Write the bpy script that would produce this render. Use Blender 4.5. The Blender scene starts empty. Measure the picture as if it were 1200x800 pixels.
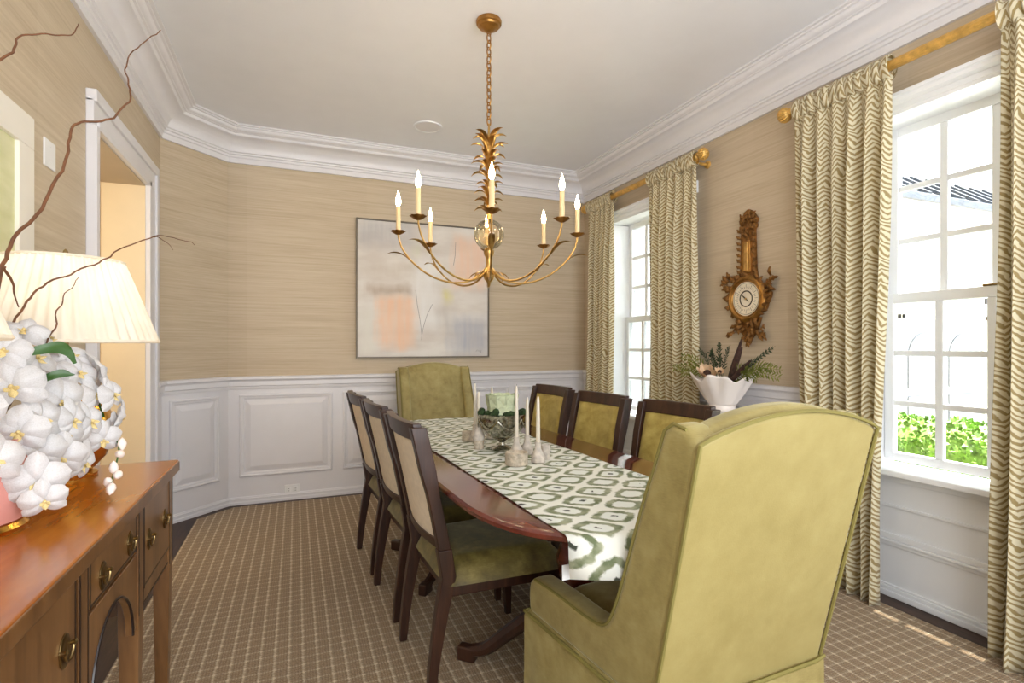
import bpy, bmesh, math, random
from mathutils import Vector, Matrix, noise
R = math.radians
random.seed(7)
sc = bpy.context.scene
C = sc.collection
# ------------------------------------------------------------------ camera
F, HY, XV, CAMH = 620.0, 405.0, 347.0, 1.25      # focal length / horizon / depth vanishing point in a 1200x800 frame
yaw = math.atan((600 - XV) / F)
cam = bpy.data.cameras.new('camera'); co = bpy.data.objects.new('camera', cam); C.objects.link(co)
co.location = (0, 0, CAMH); co.rotation_euler = (R(90), 0, -yaw)
cam.sensor_width = 36; cam.lens = 36 * F / 1200; cam.shift_y = (HY - 400) / 1200; cam.clip_start = 0.02
sc.camera = co
# ------------------------------------------------------------------ light
w = bpy.data.worlds.new('sky'); sc.world = w; w.use_nodes = True
bg = w.node_tree.nodes['Background']; bg.inputs[0].default_value = (0.84, 0.92, 1.0, 1); bg.inputs[1].default_value = 3.4
def light(name, kind, loc, energy, color=(1, 1, 1), **k):
    l = bpy.data.lights.new(name, kind); l.energy = energy; l.color = color
    for a, b in k.items(): setattr(l, a, b)
    o = bpy.data.objects.new(name, l); C.objects.link(o); o.location = loc; return o
sun = light('sun', 'SUN', (6, 1.0, 8), 24.0, (1, 0.975, 0.94), angle=R(0.5))
sun.rotation_euler = Vector((-0.20, -0.02, -1.0)).to_track_quat('-Z', 'Y').to_euler()
# unseen fill light added in the opening behind the camera to brighten the room
fill = light('rear_fill', 'AREA', (0.9, -1.25, 1.5), 70, (0.93, 0.965, 1.0), shape='RECTANGLE', size=3.2, size_y=2.3)
fill.rotation_euler = (R(112), 0, 0)
vs = sc.view_settings
vs.view_transform = 'Standard'; vs.look = 'None'; vs.exposure = 1.05; vs.gamma = 1.0; vs.use_curve_mapping = False

# ------------------------------------------------------------------ materials
def srgb(r, g, b):
    f = lambda c: (c / 255 / 12.92) if c <= 10 else ((c / 255 + 0.055) / 1.055) ** 2.4
    return (f(r), f(g), f(b), 1)
class NT:
    def __init__(s, name):
        s.m = bpy.data.materials.new(name); s.m.use_nodes = True; s.t = s.m.node_tree
        s.n = s.t.nodes; s.b = s.n['Principled BSDF']; s.out = s.n['Material Output']
    def add(s, typ, **k):
        n = s.n.new(typ)
        for a, b in k.items():
            if a == 'ins':
                for i, v in b.items(): s.put(n.inputs[i], v)
            else: setattr(n, a, b)
        return n
    def put(s, sock, v):
        if isinstance(v, bpy.types.NodeSocket): s.t.links.new(v, sock)
        else: sock.default_value = v
    def math(s, op, a, b=None, c=None, clamp=False):
        n = s.n.new('ShaderNodeMath'); n.operation = op; n.use_clamp = clamp
        s.put(n.inputs[0], a)
        if b is not None: s.put(n.inputs[1], b)
        if c is not None: s.put(n.inputs[2], c)
        return n.outputs[0]
    def mix(s, f, a, b, blend='MIX'):
        n = s.n.new('ShaderNodeMix'); n.data_type = 'RGBA'; n.blend_type = blend
        s.put(n.inputs[0], f); s.put(n.inputs[6], a); s.put(n.inputs[7], b); return n.outputs[2]
    def ramp(s, f, *stops):
        n = s.n.new('ShaderNodeValToRGB'); s.put(n.inputs[0], f); e = n.color_ramp.elements
        while len(e) < len(stops): e.new(0.5)
        for i, (p, c) in enumerate(stops): e[i].position = p; e[i].color = c
        return n.outputs[0]
    def coord(s, kind='Object'):
        return s.n.new('ShaderNodeTexCoord').outputs[kind]
    def pos(s): return s.n.new('ShaderNodeNewGeometry').outputs['Position']
    def xyz(s, v):
        n = s.n.new('ShaderNodeSeparateXYZ'); s.put(n.inputs[0], v); return n.outputs
    def comb(s, x, y, z):
        n = s.n.new('ShaderNodeCombineXYZ')
        for i, v in enumerate((x, y, z)): s.put(n.inputs[i], v)
        return n.outputs[0]
    def scale(s, v, sc_):
        n = s.n.new('ShaderNodeVectorMath'); n.operation = 'MULTIPLY'; s.put(n.inputs[0], v); n.inputs[1].default_value = sc_; return n.outputs[0]
    def noise(s, v, scale, detail=3, rough=0.5, dist=0):
        n = s.n.new('ShaderNodeTexNoise'); s.put(n.inputs['Vector'], v); n.inputs['Scale'].default_value = scale
        n.inputs['Detail'].default_value = detail; n.inputs['Roughness'].default_value = rough; n.inputs['Distortion'].default_value = dist
        return n.outputs['Fac']
    def bump(s, h, strength=0.3, dist=0.01):
        n = s.n.new('ShaderNodeBump'); s.put(n.inputs['Height'], h); n.inputs['Strength'].default_value = strength
        n.inputs['Distance'].default_value = dist; s.t.links.new(n.outputs[0], s.b.inputs['Normal'])
    def set(s, **k):
        for a, v in k.items(): s.put(s.b.inputs[a.replace('_', ' ')], v)
        return s.m
def simple(name, col, rough=0.5, metal=0.0, var=0.06, vscale=6, bump=0.0, bscale=80, **k):
    t = NT(name); p = t.coord()
    n = t.noise(p, vscale, 4)
    dark = tuple(c * (1 - var * 2) for c in col[:3]) + (1,); lite = tuple(min(1, c * (1 + var)) for c in col[:3]) + (1,)
    t.set(Base_Color=t.ramp(n, (0.3, dark), (0.7, lite)), Roughness=rough, Metallic=metal, **k)
    if bump: t.bump(t.noise(p, bscale, 3), bump, 0.004)
    return t.m
M = {}
M['paint'] = simple('white_trim_paint', srgb(228, 226, 229), 0.32, var=0.012)
M['ceiling'] = simple('ceiling_paint', srgb(234, 235, 240), 0.38, var=0.01)
M['white'] = simple('window_white_paint', srgb(240, 241, 243), 0.3, var=0.01)
def grasscloth():
    t = NT('grasscloth_wallpaper'); p = t.pos(); x, y, z = t.xyz(p)
    u = t.math('ADD', x, y)
    v1 = t.comb(t.math('MULTIPLY', u, 1.6), 0.0, t.math('MULTIPLY', z, 90))
    v2 = t.comb(t.math('MULTIPLY', u, 0.8), 3.0, t.math('MULTIPLY', z, 16))
    v3 = t.comb(t.math('MULTIPLY', u, 9), 7.0, t.math('MULTIPLY', z, 260))
    n = t.math('ADD', t.math('MULTIPLY', t.noise(v1, 1.0, 3), 0.5), t.math('ADD', t.math('MULTIPLY', t.noise(v2, 1.0, 3), 0.3), t.math('MULTIPLY', t.noise(v3, 1.0, 2), 0.2)))
    # strips hung side by side, each a slightly different dye lot
    k = t.math('FLOOR', t.math('DIVIDE', t.math('ADD', u, 0.28), 0.92))
    wn = t.add('ShaderNodeTexWhiteNoise', noise_dimensions='1D', ins={'W': k}).outputs['Value']
    n = t.math('ADD', n, t.math('MULTIPLY', t.math('SUBTRACT', wn, 0.5), 0.06))
    t.set(Base_Color=t.ramp(n, (0.28, srgb(178, 159, 132)), (0.5, srgb(199, 182, 156)), (0.74, srgb(214, 200, 178))), Roughness=0.55)
    t.b.inputs['Specular IOR Level'].default_value = 0.35
    t.bump(t.noise(v1, 1.0, 2), 0.12, 0.002); return t.m
M['paper'] = grasscloth()
def wood(name, c0, c1, c2, axis=1, scale=1.0, rough=0.25, coat=0.3, stretch=14):
    t = NT(name); p = t.coord()
    s = [stretch, stretch, stretch]; s[axis] = 1.2
    v = t.scale(p, tuple(q * scale for q in s))
    n = t.noise(v, 2.2, 6, 0.6, 0.8); f = t.noise(t.scale(p, tuple(q * scale * 6 for q in s)), 3, 3)
    n = t.math('ADD', t.math('MULTIPLY', n, 0.8), t.math('MULTIPLY', f, 0.2))
    t.set(Base_Color=t.ramp(n, (0.33, c0), (0.5, c1), (0.68, c2)), Roughness=rough, Coat_Weight=coat, Coat_Roughness=0.12)
    return t.m
M['floor'] = wood('dark_oak_floor', srgb(40, 26, 19), srgb(60, 40, 30), srgb(80, 55, 41), 1, 1, 0.5, 0.0)
M['mahogany'] = wood('mahogany_table', srgb(78, 32, 22), srgb(102, 44, 31), srgb(120, 58, 41), 1, 0.6, 0.16, 0.6, 10)
M['espresso'] = wood('dark_chair_wood', srgb(36, 19, 12), srgb(54, 30, 19), srgb(70, 42, 27), 2, 1, 0.36, 0.1)
M['satintop'] = wood('golden_satinwood_top', srgb(120, 60, 15), srgb(158, 88, 27), srgb(186, 116, 42), 1, 0.35, 0.22, 0.3, 5)
M['walnut'] = wood('walnut_front', srgb(72, 45, 22), srgb(104, 70, 38), srgb(130, 92, 54), 2, 0.5, 0.3, 0.25, 8)
M['inlay'] = simple('ebony_inlay', srgb(34, 22, 16), 0.3)
M['brass'] = simple('aged_brass', srgb(150, 126, 84), 0.32, 1.0, 0.15, 30)
M['gilt'] = simple('gilded_metal', srgb(212, 172, 104), 0.3, 1.0, 0.16, 24, 0.15, 120)
M['giltdark'] = simple('antique_gold_leaf', srgb(176, 130, 70), 0.38, 1.0, 0.25, 18, 0.2, 90)
M['gold'] = simple('polished_gold', srgb(212, 160, 70), 0.18, 1.0, 0.06)
M['carved'] = simple('carved_giltwood', srgb(150, 104, 52), 0.42, 0.65, 0.35, 40, 0.5, 160)
M['rod'] = simple('gold_painted_wood', srgb(220, 174, 92), 0.3, 0.45, 0.15, 30)
def velvet(name, c0, c1, c2, rough=0.62, nap=3.2):
    t = NT(name); p = t.coord()
    a = t.noise(p, nap, 4, 0.6, 0.6); b = t.noise(p, 17, 3, 0.6); c = t.noise(t.scale(p, (1, 1, 8)), 60, 2)
    n = t.math('ADD', t.math('MULTIPLY', a, 0.55), t.math('ADD', t.math('MULTIPLY', b, 0.33), t.math('MULTIPLY', c, 0.12)))
    t.set(Base_Color=t.ramp(n, (0.36, c0), (0.5, c1), (0.64, c2)), Roughness=rough, Sheen_Weight=0.5, Sheen_Roughness=0.35, Sheen_Tint=srgb(236, 234, 205))
    t.bump(t.noise(p, 260, 2), 0.15, 0.002); return t.m
M['velvet'] = velvet('chartreuse_velvet', srgb(124, 108, 56), srgb(150, 135, 80), srgb(168, 155, 102))
M['velvet_back'] = velvet('smooth_chartreuse_velvet', srgb(142, 127, 72), srgb(151, 136, 81), srgb(158, 144, 89))
M['velvet_panel'] = velvet('gold_green_velvet', srgb(138, 118, 50), srgb(170, 150, 76), srgb(192, 174, 100), 0.6, 7)
M['velvet_green'] = velvet('olive_velvet_seat', srgb(72, 60, 24), srgb(108, 95, 44), srgb(144, 130, 72), 0.55, 5)
M['cream_fabric'] = simple('beige_linen', srgb(234, 219, 194), 0.8, var=0.04, vscale=40, bump=0.3, bscale=500)
M['piping'] = simple('olive_piping', srgb(126, 116, 58), 0.7)
def rug():
    t = NT('woven_trellis_carpet'); x, y, z = t.xyz(t.pos())
    P = 0.052
    wob = t.math('MULTIPLY', t.math('SUBTRACT', t.noise(t.pos(), 60, 2), 0.5), 0.010)
    u = t.math('DIVIDE', t.math('ADD', x, wob), P); v = t.math('DIVIDE', t.math('ADD', y, wob), P)
    fu = t.math('ABSOLUTE', t.math('SUBTRACT', t.math('FRACT', u), 0.5)); fv = t.math('ABSOLUTE', t.math('SUBTRACT', t.math('FRACT', v), 0.5))
    lu = t.math('SMOOTH_MIN', fu, fv, 0.03)
    line = t.math('SUBTRACT', 1.0, t.math('DIVIDE', t.math('SUBTRACT', fu, 0.035), 0.09, clamp=True), clamp=True)
    lineb = t.math('MULTIPLY', t.math('SUBTRACT', 1.0, t.math('DIVIDE', t.math('SUBTRACT', fv, 0.06), 0.05, clamp=True), clamp=True), 0.55)
    beads = t.math('MULTIPLY', t.math('ADD', t.math('SINE', t.math('MULTIPLY', u, 31.4)), 1.0), 0.5)
    beadv = t.math('MULTIPLY', t.math('ADD', t.math('SINE', t.math('MULTIPLY', v, 31.4)), 1.0), 0.5)
    line = t.math('MULTIPLY', line, t.math('ADD', 0.40, t.math('MULTIPLY', beadv, 0.60)))
    lineb = t.math('MULTIPLY', lineb, t.math('ADD', 0.35, t.math('MULTIPLY', beads, 0.65)))
    knot = t.math('SUBTRACT', 1.0, t.math('DIVIDE', t.math('SUBTRACT', t.math('ADD', fu, t.math('MULTIPLY', fv, 0.8)), 0.10), 0.10, clamp=True), clamp=True)
    L = t.math('MAXIMUM', t.math('MULTIPLY', t.math('MAXIMUM', line, lineb), 0.8), knot)
    loops = t.math('MULTIPLY', beads, beadv)
    tone = t.ramp(t.noise(t.pos(), 230, 2), (0.3, srgb(112, 88, 60)), (0.7, srgb(158, 131, 96)))
    tone = t.mix(t.math('MULTIPLY', loops, 0.7), tone, srgb(166, 144, 114))
    col = t.mix(t.math('MULTIPLY', L, 0.85), tone, srgb(224, 206, 174))
    t.set(Base_Color=col, Roughness=0.92, Sheen_Weight=0.15)
    h = t.math('ADD', t.math('MULTIPLY', L, 0.7), t.math('ADD', t.math('MULTIPLY', loops, 0.4), t.math('MULTIPLY', t.noise(t.pos(), 300, 2), 0.35)))
    t.bump(h, 0.8, 0.006); return t.m
M['rug'] = rug()
def curtain_mat():
    t = NT('zebra_zigzag_drapery'); uv = t.coord('UV'); u, v, _ = t.xyz(uv)
    wob = t.noise(t.comb(t.math('MULTIPLY', u, 14), t.math('MULTIPLY', v, 30), 0.0), 1.0, 3)
    wob2 = t.noise(t.comb(t.math('MULTIPLY', u, 3), t.math('MULTIPLY', v, 7), 4.0), 1.0, 2)
    tri = t.math('PINGPONG', t.math('ADD', u, t.math('MULTIPLY', wob2, 0.09)), 0.036)
    s = t.math('ADD', v, t.math('ADD', t.math('MULTIPLY', tri, 0.85), t.math('ADD', t.math('MULTIPLY', wob, 0.026), t.math('MULTIPLY', wob2, 0.055))))
    b = t.math('PINGPONG', s, 0.0125)
    m = t.math('DIVIDE', t.math('SUBTRACT', b, 0.0056), 0.0026, clamp=True)
    col = t.mix(m, srgb(234, 225, 196), srgb(164, 140, 88))
    col = t.mix(t.math('MULTIPLY', t.noise(t.scale(uv, (60, 300, 1)), 1.0, 2), 0.22), col, srgb(190, 180, 140))
    t.set(Base_Color=col, Roughness=0.75, Sheen_Weight=0.2)
    t.bump(t.noise(t.scale(uv, (900, 900, 1)), 1.0, 1), 0.15, 0.001)
    tl = t.add('ShaderNodeBsdfTranslucent'); t.put(tl.inputs[0], col)
    mx = t.add('ShaderNodeMixShader', ins={0: 0.22}); t.put(mx.inputs[1], t.b.outputs[0]); t.put(mx.inputs[2], tl.outputs[0])
    t.put(t.out.inputs[0], mx.outputs[0]); return t.m
M['curtain'] = curtain_mat()
def runner_mat():
    t = NT('ikat_trellis_linen'); u, v, _ = t.xyz(t.coord('UV'))
    n1 = t.noise(t.comb(u, v, 0.0), 38, 3, 0.6); n2 = t.noise(t.comb(u, v, 5.0), 38, 3, 0.6)
    u = t.math('ADD', u, t.math('MULTIPLY', t.math('SUBTRACT', n1, 0.5), 0.028)); v = t.math('ADD', v, t.math('MULTIPLY', t.math('SUBTRACT', n2, 0.5), 0.024))
    A, B = 0.19, 0.165
    def norm(du, dv):
        fu = t.math('MULTIPLY', t.math('ABSOLUTE', t.math('SUBTRACT', t.math('FRACT', t.math('ADD', t.math('DIVIDE', u, A), du)), 0.5)), 2.0)
        fv = t.math('MULTIPLY', t.math('ABSOLUTE', t.math('SUBTRACT', t.math('FRACT', t.math('ADD', t.math('DIVIDE', v, B), dv)), 0.5)), 2.0)
        # soft-cornered diamond, slightly waisted like an ogee
        s = t.math('ADD', t.math('POWER', fu, 1.35), t.math('POWER', fv, 1.35))
        return t.math('POWER', s, 0.74)
    d = t.math('MINIMUM', norm(0, 0), norm(0.5, 0.5))
    cream, white = srgb(230, 230, 220), srgb(232, 232, 226)
    g1, g2 = srgb(104, 114, 82), srgb(156, 160, 132)
    gn = t.ramp(t.noise(t.comb(u, v, 2.0), 22, 3), (0.4, g1), (0.6, g2))
    band = lambda a, b, e=0.03: t.math('MULTIPLY', t.math('DIVIDE', t.math('SUBTRACT', d, a - e), 2 * e, clamp=True), t.math('DIVIDE', t.math('SUBTRACT', b + e, d), 2 * e, clamp=True))
    col = t.mix(band(0.44, 0.72, 0.045), cream, gn)
    col = t.mix(band(-1, 0.42), col, srgb(224, 227, 220))
    dot = t.math('MULTIPLY', band(-1, 0.13), t.math('GREATER_THAN', t.noise(t.comb(u, v, 9.0), 5, 1), 0.5))
    col = t.mix(dot, col, srgb(64, 70, 58))
    t.set(Base_Color=col, Roughness=0.85)
    t.bump(t.noise(t.scale(t.coord('UV'), (700, 700, 1)), 1.0, 1), 0.2, 0.001); return t.m
M['runner'] = runner_mat()
def glass(name, tint=(1, 1, 1, 1), spec=0.06):
    t = NT(name); t.n.remove(t.b)
    tr = t.add('ShaderNodeBsdfTransparent', ins={0: tint}); gl = t.add('ShaderNodeBsdfGlossy', ins={1: 0.02})
    fr = t.add('ShaderNodeFresnel', ins={0: 1.45}); k = t.math('MULTIPLY', t.noise(t.coord(), 3), 0.02)
    f = t.math('ADD', t.math('ADD', t.math('MULTIPLY', fr.outputs[0], 0.8), k), spec - 0.06)
    mx = t.add('ShaderNodeMixShader'); t.put(mx.inputs[0], f); t.put(mx.inputs[1], tr.outputs[0]); t.put(mx.inputs[2], gl.outputs[0])
    t.put(t.out.inputs[0], mx.outputs[0]); return t.m
M['pane'] = glass('window_glass', (0.97, 0.985, 0.98, 1))
M['ball'] = glass('amber_glass_ball', (0.98, 0.88, 0.68, 1), 0.13)
def shade_mat():
    t = NT('pleated_silk_shade'); n = t.noise(t.scale(t.coord(), (1, 1, 0.2)), 30, 3)
    c = t.ramp(n, (0.3, srgb(244, 236, 220)), (0.7, srgb(252, 248, 238)))
    t.set(Base_Color=c, Roughness=0.7)
    tl = t.add('ShaderNodeBsdfTranslucent'); t.put(tl.inputs[0], c)
    mx = t.add('ShaderNodeMixShader', ins={0: 0.5}); t.put(mx.inputs[1], t.b.outputs[0]); t.put(mx.inputs[2], tl.outputs[0]); t.put(t.out.inputs[0], mx.outputs[0]); return t.m
M['shade'] = shade_mat()
def emit(name, col, strength):
    t = NT(name); n = t.math('ADD', strength * 0.95, t.math('MULTIPLY', t.noise(t.coord(), 20), strength * 0.1))
    t.set(Base_Color=col, Emission_Color=col, Emission_Strength=n); return t.m
M['bulb'] = emit('lit_candle_bulb', (1.0, 0.80, 0.50, 1), 22.0)
M['candle_sleeve'] = simple('ivory_candle_sleeve', srgb(226, 200, 152), 0.5, var=0.04)
M['wax'] = simple('ivory_taper_wax', srgb(218, 208, 190), 0.45, var=0.04)
M['stoneware'] = simple('white_washed_stoneware', srgb(206, 196, 184), 0.6, var=0.14, vscale=50, bump=0.3, bscale=90)
M['birch'] = simple('birch_votive', srgb(196, 182, 162), 0.6, var=0.2, vscale=60, bump=0.3, bscale=90)
M['silver'] = simple('mercury_silver', srgb(190, 186, 172), 0.18, 1.0, 0.35, 60, 0.35, 60)
M['moss'] = simple('dark_green_moss', srgb(44, 66, 30), 0.9, var=0.35, vscale=60, bump=0.8, bscale=120)
M['cabbage'] = simple('pale_green_petals', srgb(206, 214, 176), 0.6, var=0.14, vscale=20)
def petal():
    t = NT('white_orchid_petal'); n = t.noise(t.coord(), 40, 3)
    c = t.ramp(n, (0.3, srgb(212, 209, 208)), (0.7, srgb(228, 226, 227)))
    t.set(Base_Color=c, Roughness=0.55, Sheen_Weight=0.1)
    tl = t.add('ShaderNodeBsdfTranslucent'); t.put(tl.inputs[0], c)
    mx = t.add('ShaderNodeMixShader', ins={0: 0.25}); t.put(mx.inputs[1], t.b.outputs[0]); t.put(mx.inputs[2], tl.outputs[0]); t.put(t.out.inputs[0], mx.outputs[0]); return t.m
M['petal'] = petal()
M['lip'] = simple('yellow_orchid_lip', srgb(222, 198, 136), 0.6, var=0.15, vscale=60)
M['bud'] = simple('blush_orchid_bud', srgb(240, 224, 214), 0.6)
M['leaf'] = simple('glossy_green_leaf', srgb(52, 90, 32), 0.35, var=0.15)
M['willow'] = simple('brown_willow_bark', srgb(108, 66, 36), 0.65, var=0.2, vscale=40)
M['pinkpot'] = simple('rose_ceramic', srgb(214, 148, 138), 0.25, var=0.06)
M['marble'] = simple('white_marble', srgb(222, 218, 214), 0.25, var=0.05, vscale=4)
M['porcelain'] = simple('white_porcelain', srgb(240, 232, 226), 0.4, var=0.02)
M['peachflower'] = simple('cream_peach_petal', srgb(232, 200, 164), 0.6, var=0.12, vscale=40)
M['fern'] = simple('fern_green', srgb(74, 100, 44), 0.7, var=0.3, vscale=30)
M['fernlight'] = simple('yellow_green_sprig', srgb(150, 160, 70), 0.7, var=0.2, vscale=30)
M['fernblue'] = simple('blue_green_cedar', srgb(66, 84, 58), 0.75, var=0.25, vscale=30)
M['feather'] = simple('brown_feather', srgb(66, 42, 32), 0.8, var=0.3, vscale=50)
M['dial'] = simple('ivory_enamel_dial', srgb(230, 218, 194), 0.3, var=0.04)
M['dialring'] = simple('dark_dial_print', srgb(70, 60, 40), 0.4)
M['plastic'] = simple('white_plastic', srgb(240, 240, 240), 0.35, var=0.01)
M['slot'] = simple('outlet_slot_shadow', srgb(90, 88, 86), 0.5)
M['frame_dark'] = simple('pewter_frame', srgb(108, 98, 84), 0.4, 0.5)
M['matboard'] = simple('white_lacquer_frame', srgb(240, 234, 222), 0.4, var=0.01)
M['hallwall'] = simple('warm_cream_hall_paint', srgb(228, 204, 160), 0.6, var=0.02)
M['jamb'] = simple('cream_jamb_paint', srgb(230, 212, 178), 0.5, var=0.015)
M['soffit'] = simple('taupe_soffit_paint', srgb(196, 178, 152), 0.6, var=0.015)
M['extwhite'] = simple('white_painted_brick', srgb(218, 216, 210), 0.8, var=0.02)
M['extdoor'] = simple('pale_grey_door_paint', srgb(128, 128, 130), 0.6, var=0.02)
M['extcream'] = simple('cream_fascia', srgb(232, 222, 200), 0.7, var=0.02)
M['extroof'] = simple('grey_slate', srgb(88, 92, 100), 0.6, var=0.2)
M['extdark'] = simple('slate_batten', srgb(40, 43, 50), 0.6)
M['extglass'] = simple('dark_window_glass', srgb(60, 76, 84), 0.1, var=0.3, vscale=3)
M['hedge'] = simple('boxwood_leaf', srgb(96, 132, 32), 0.6, var=0.35, vscale=14)
M['ground'] = simple('pale_limestone_paving', srgb(176, 172, 164), 0.9, var=0.1)
M['iron'] = simple('dark_iron', srgb(50, 48, 46), 0.5, 0.6)
def soft_rects(name, base, rects):
    """abstract painting: soft-edged painted blocks on canvas, in generated coordinates (u across, v up)"""
    t = NT(name); g = t.coord('Generated'); x, y, z = t.xyz(g)
    n = t.math('SUBTRACT', t.noise(g, 5, 4), 0.5); n2 = t.math('SUBTRACT', t.noise(t.scale(g, (14, 1, 1.5)), 2, 4), 0.5)
    u = t.math('ADD', x, t.math('ADD', t.math('MULTIPLY', n, 0.10), t.math('MULTIPLY', n2, 0.05))); v = t.math('ADD', z, t.math('MULTIPLY', n, 0.16))
    col = t.ramp(t.noise(t.scale(g, (1, 1, 3)), 3, 5), (0.35, base[0]), (0.65, base[1]))
    for (u0, u1, v0, v1, e, a, c) in rects:
        f = a
        for s, lo, hi in ((u, u0, u1), (v, v0, v1)):
            f = t.math('MULTIPLY', f, t.math('MULTIPLY', t.math('DIVIDE', t.math('SUBTRACT', s, lo - e), 2 * e, clamp=True), t.math('DIVIDE', t.math('SUBTRACT', hi + e, s), 2 * e, clamp=True)))
        f = t.math('MULTIPLY', f, t.math('ADD', 0.75, n2))
        col = t.mix(f, col, c)
    t.set(Base_Color=col, Roughness=0.45); t.bump(t.noise(t.scale(g, (40, 1, 40)), 4, 3), 0.1, 0.003); return t.m
M['canvas'] = soft_rects('abstract_oil_painting', (srgb(206, 196, 186), srgb(224, 218, 210)), [
    (0.0, 0.42, 0.80, 1.0, 0.05, 0.8, srgb(178, 175, 176)), (0.02, 0.45, 0.60, 0.68, 0.04, 0.7, srgb(198, 186, 172)),
    (0.05, 0.42, 0.47, 0.54, 0.025, 0.9, srgb(178, 156, 134)), (0.14, 0.42, 0.08, 0.45, 0.04, 0.95, srgb(236, 190, 152)),
    (0.0, 0.13, 0.0, 0.35, 0.04, 0.7, srgb(222, 218, 206)), (0.42, 0.60, 0.2, 0.75, 0.05, 0.85, srgb(230, 228, 226)),
    (0.72, 1.0, 0.55, 0.92, 0.05, 0.95, srgb(234, 196, 168)), (0.63, 0.71, 0.42, 0.52, 0.03, 0.9, srgb(212, 204, 136)),
    (0.70, 1.0, 0.02, 0.30, 0.05, 0.95, srgb(172, 174, 184)), (0.60, 0.72, 0.2, 0.40, 0.05, 0.6, srgb(188, 182, 176)), (0.40, 0.46, 0.75, 0.85, 0.03, 0.5, srgb(206, 214, 180))])
M['wallpicture'] = soft_rects('pale_green_print', (srgb(206, 206, 150), srgb(222, 220, 178)), [(0.2, 0.8, 0.1, 0.6, 0.1, 0.6, srgb(188, 196, 128))])

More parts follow.
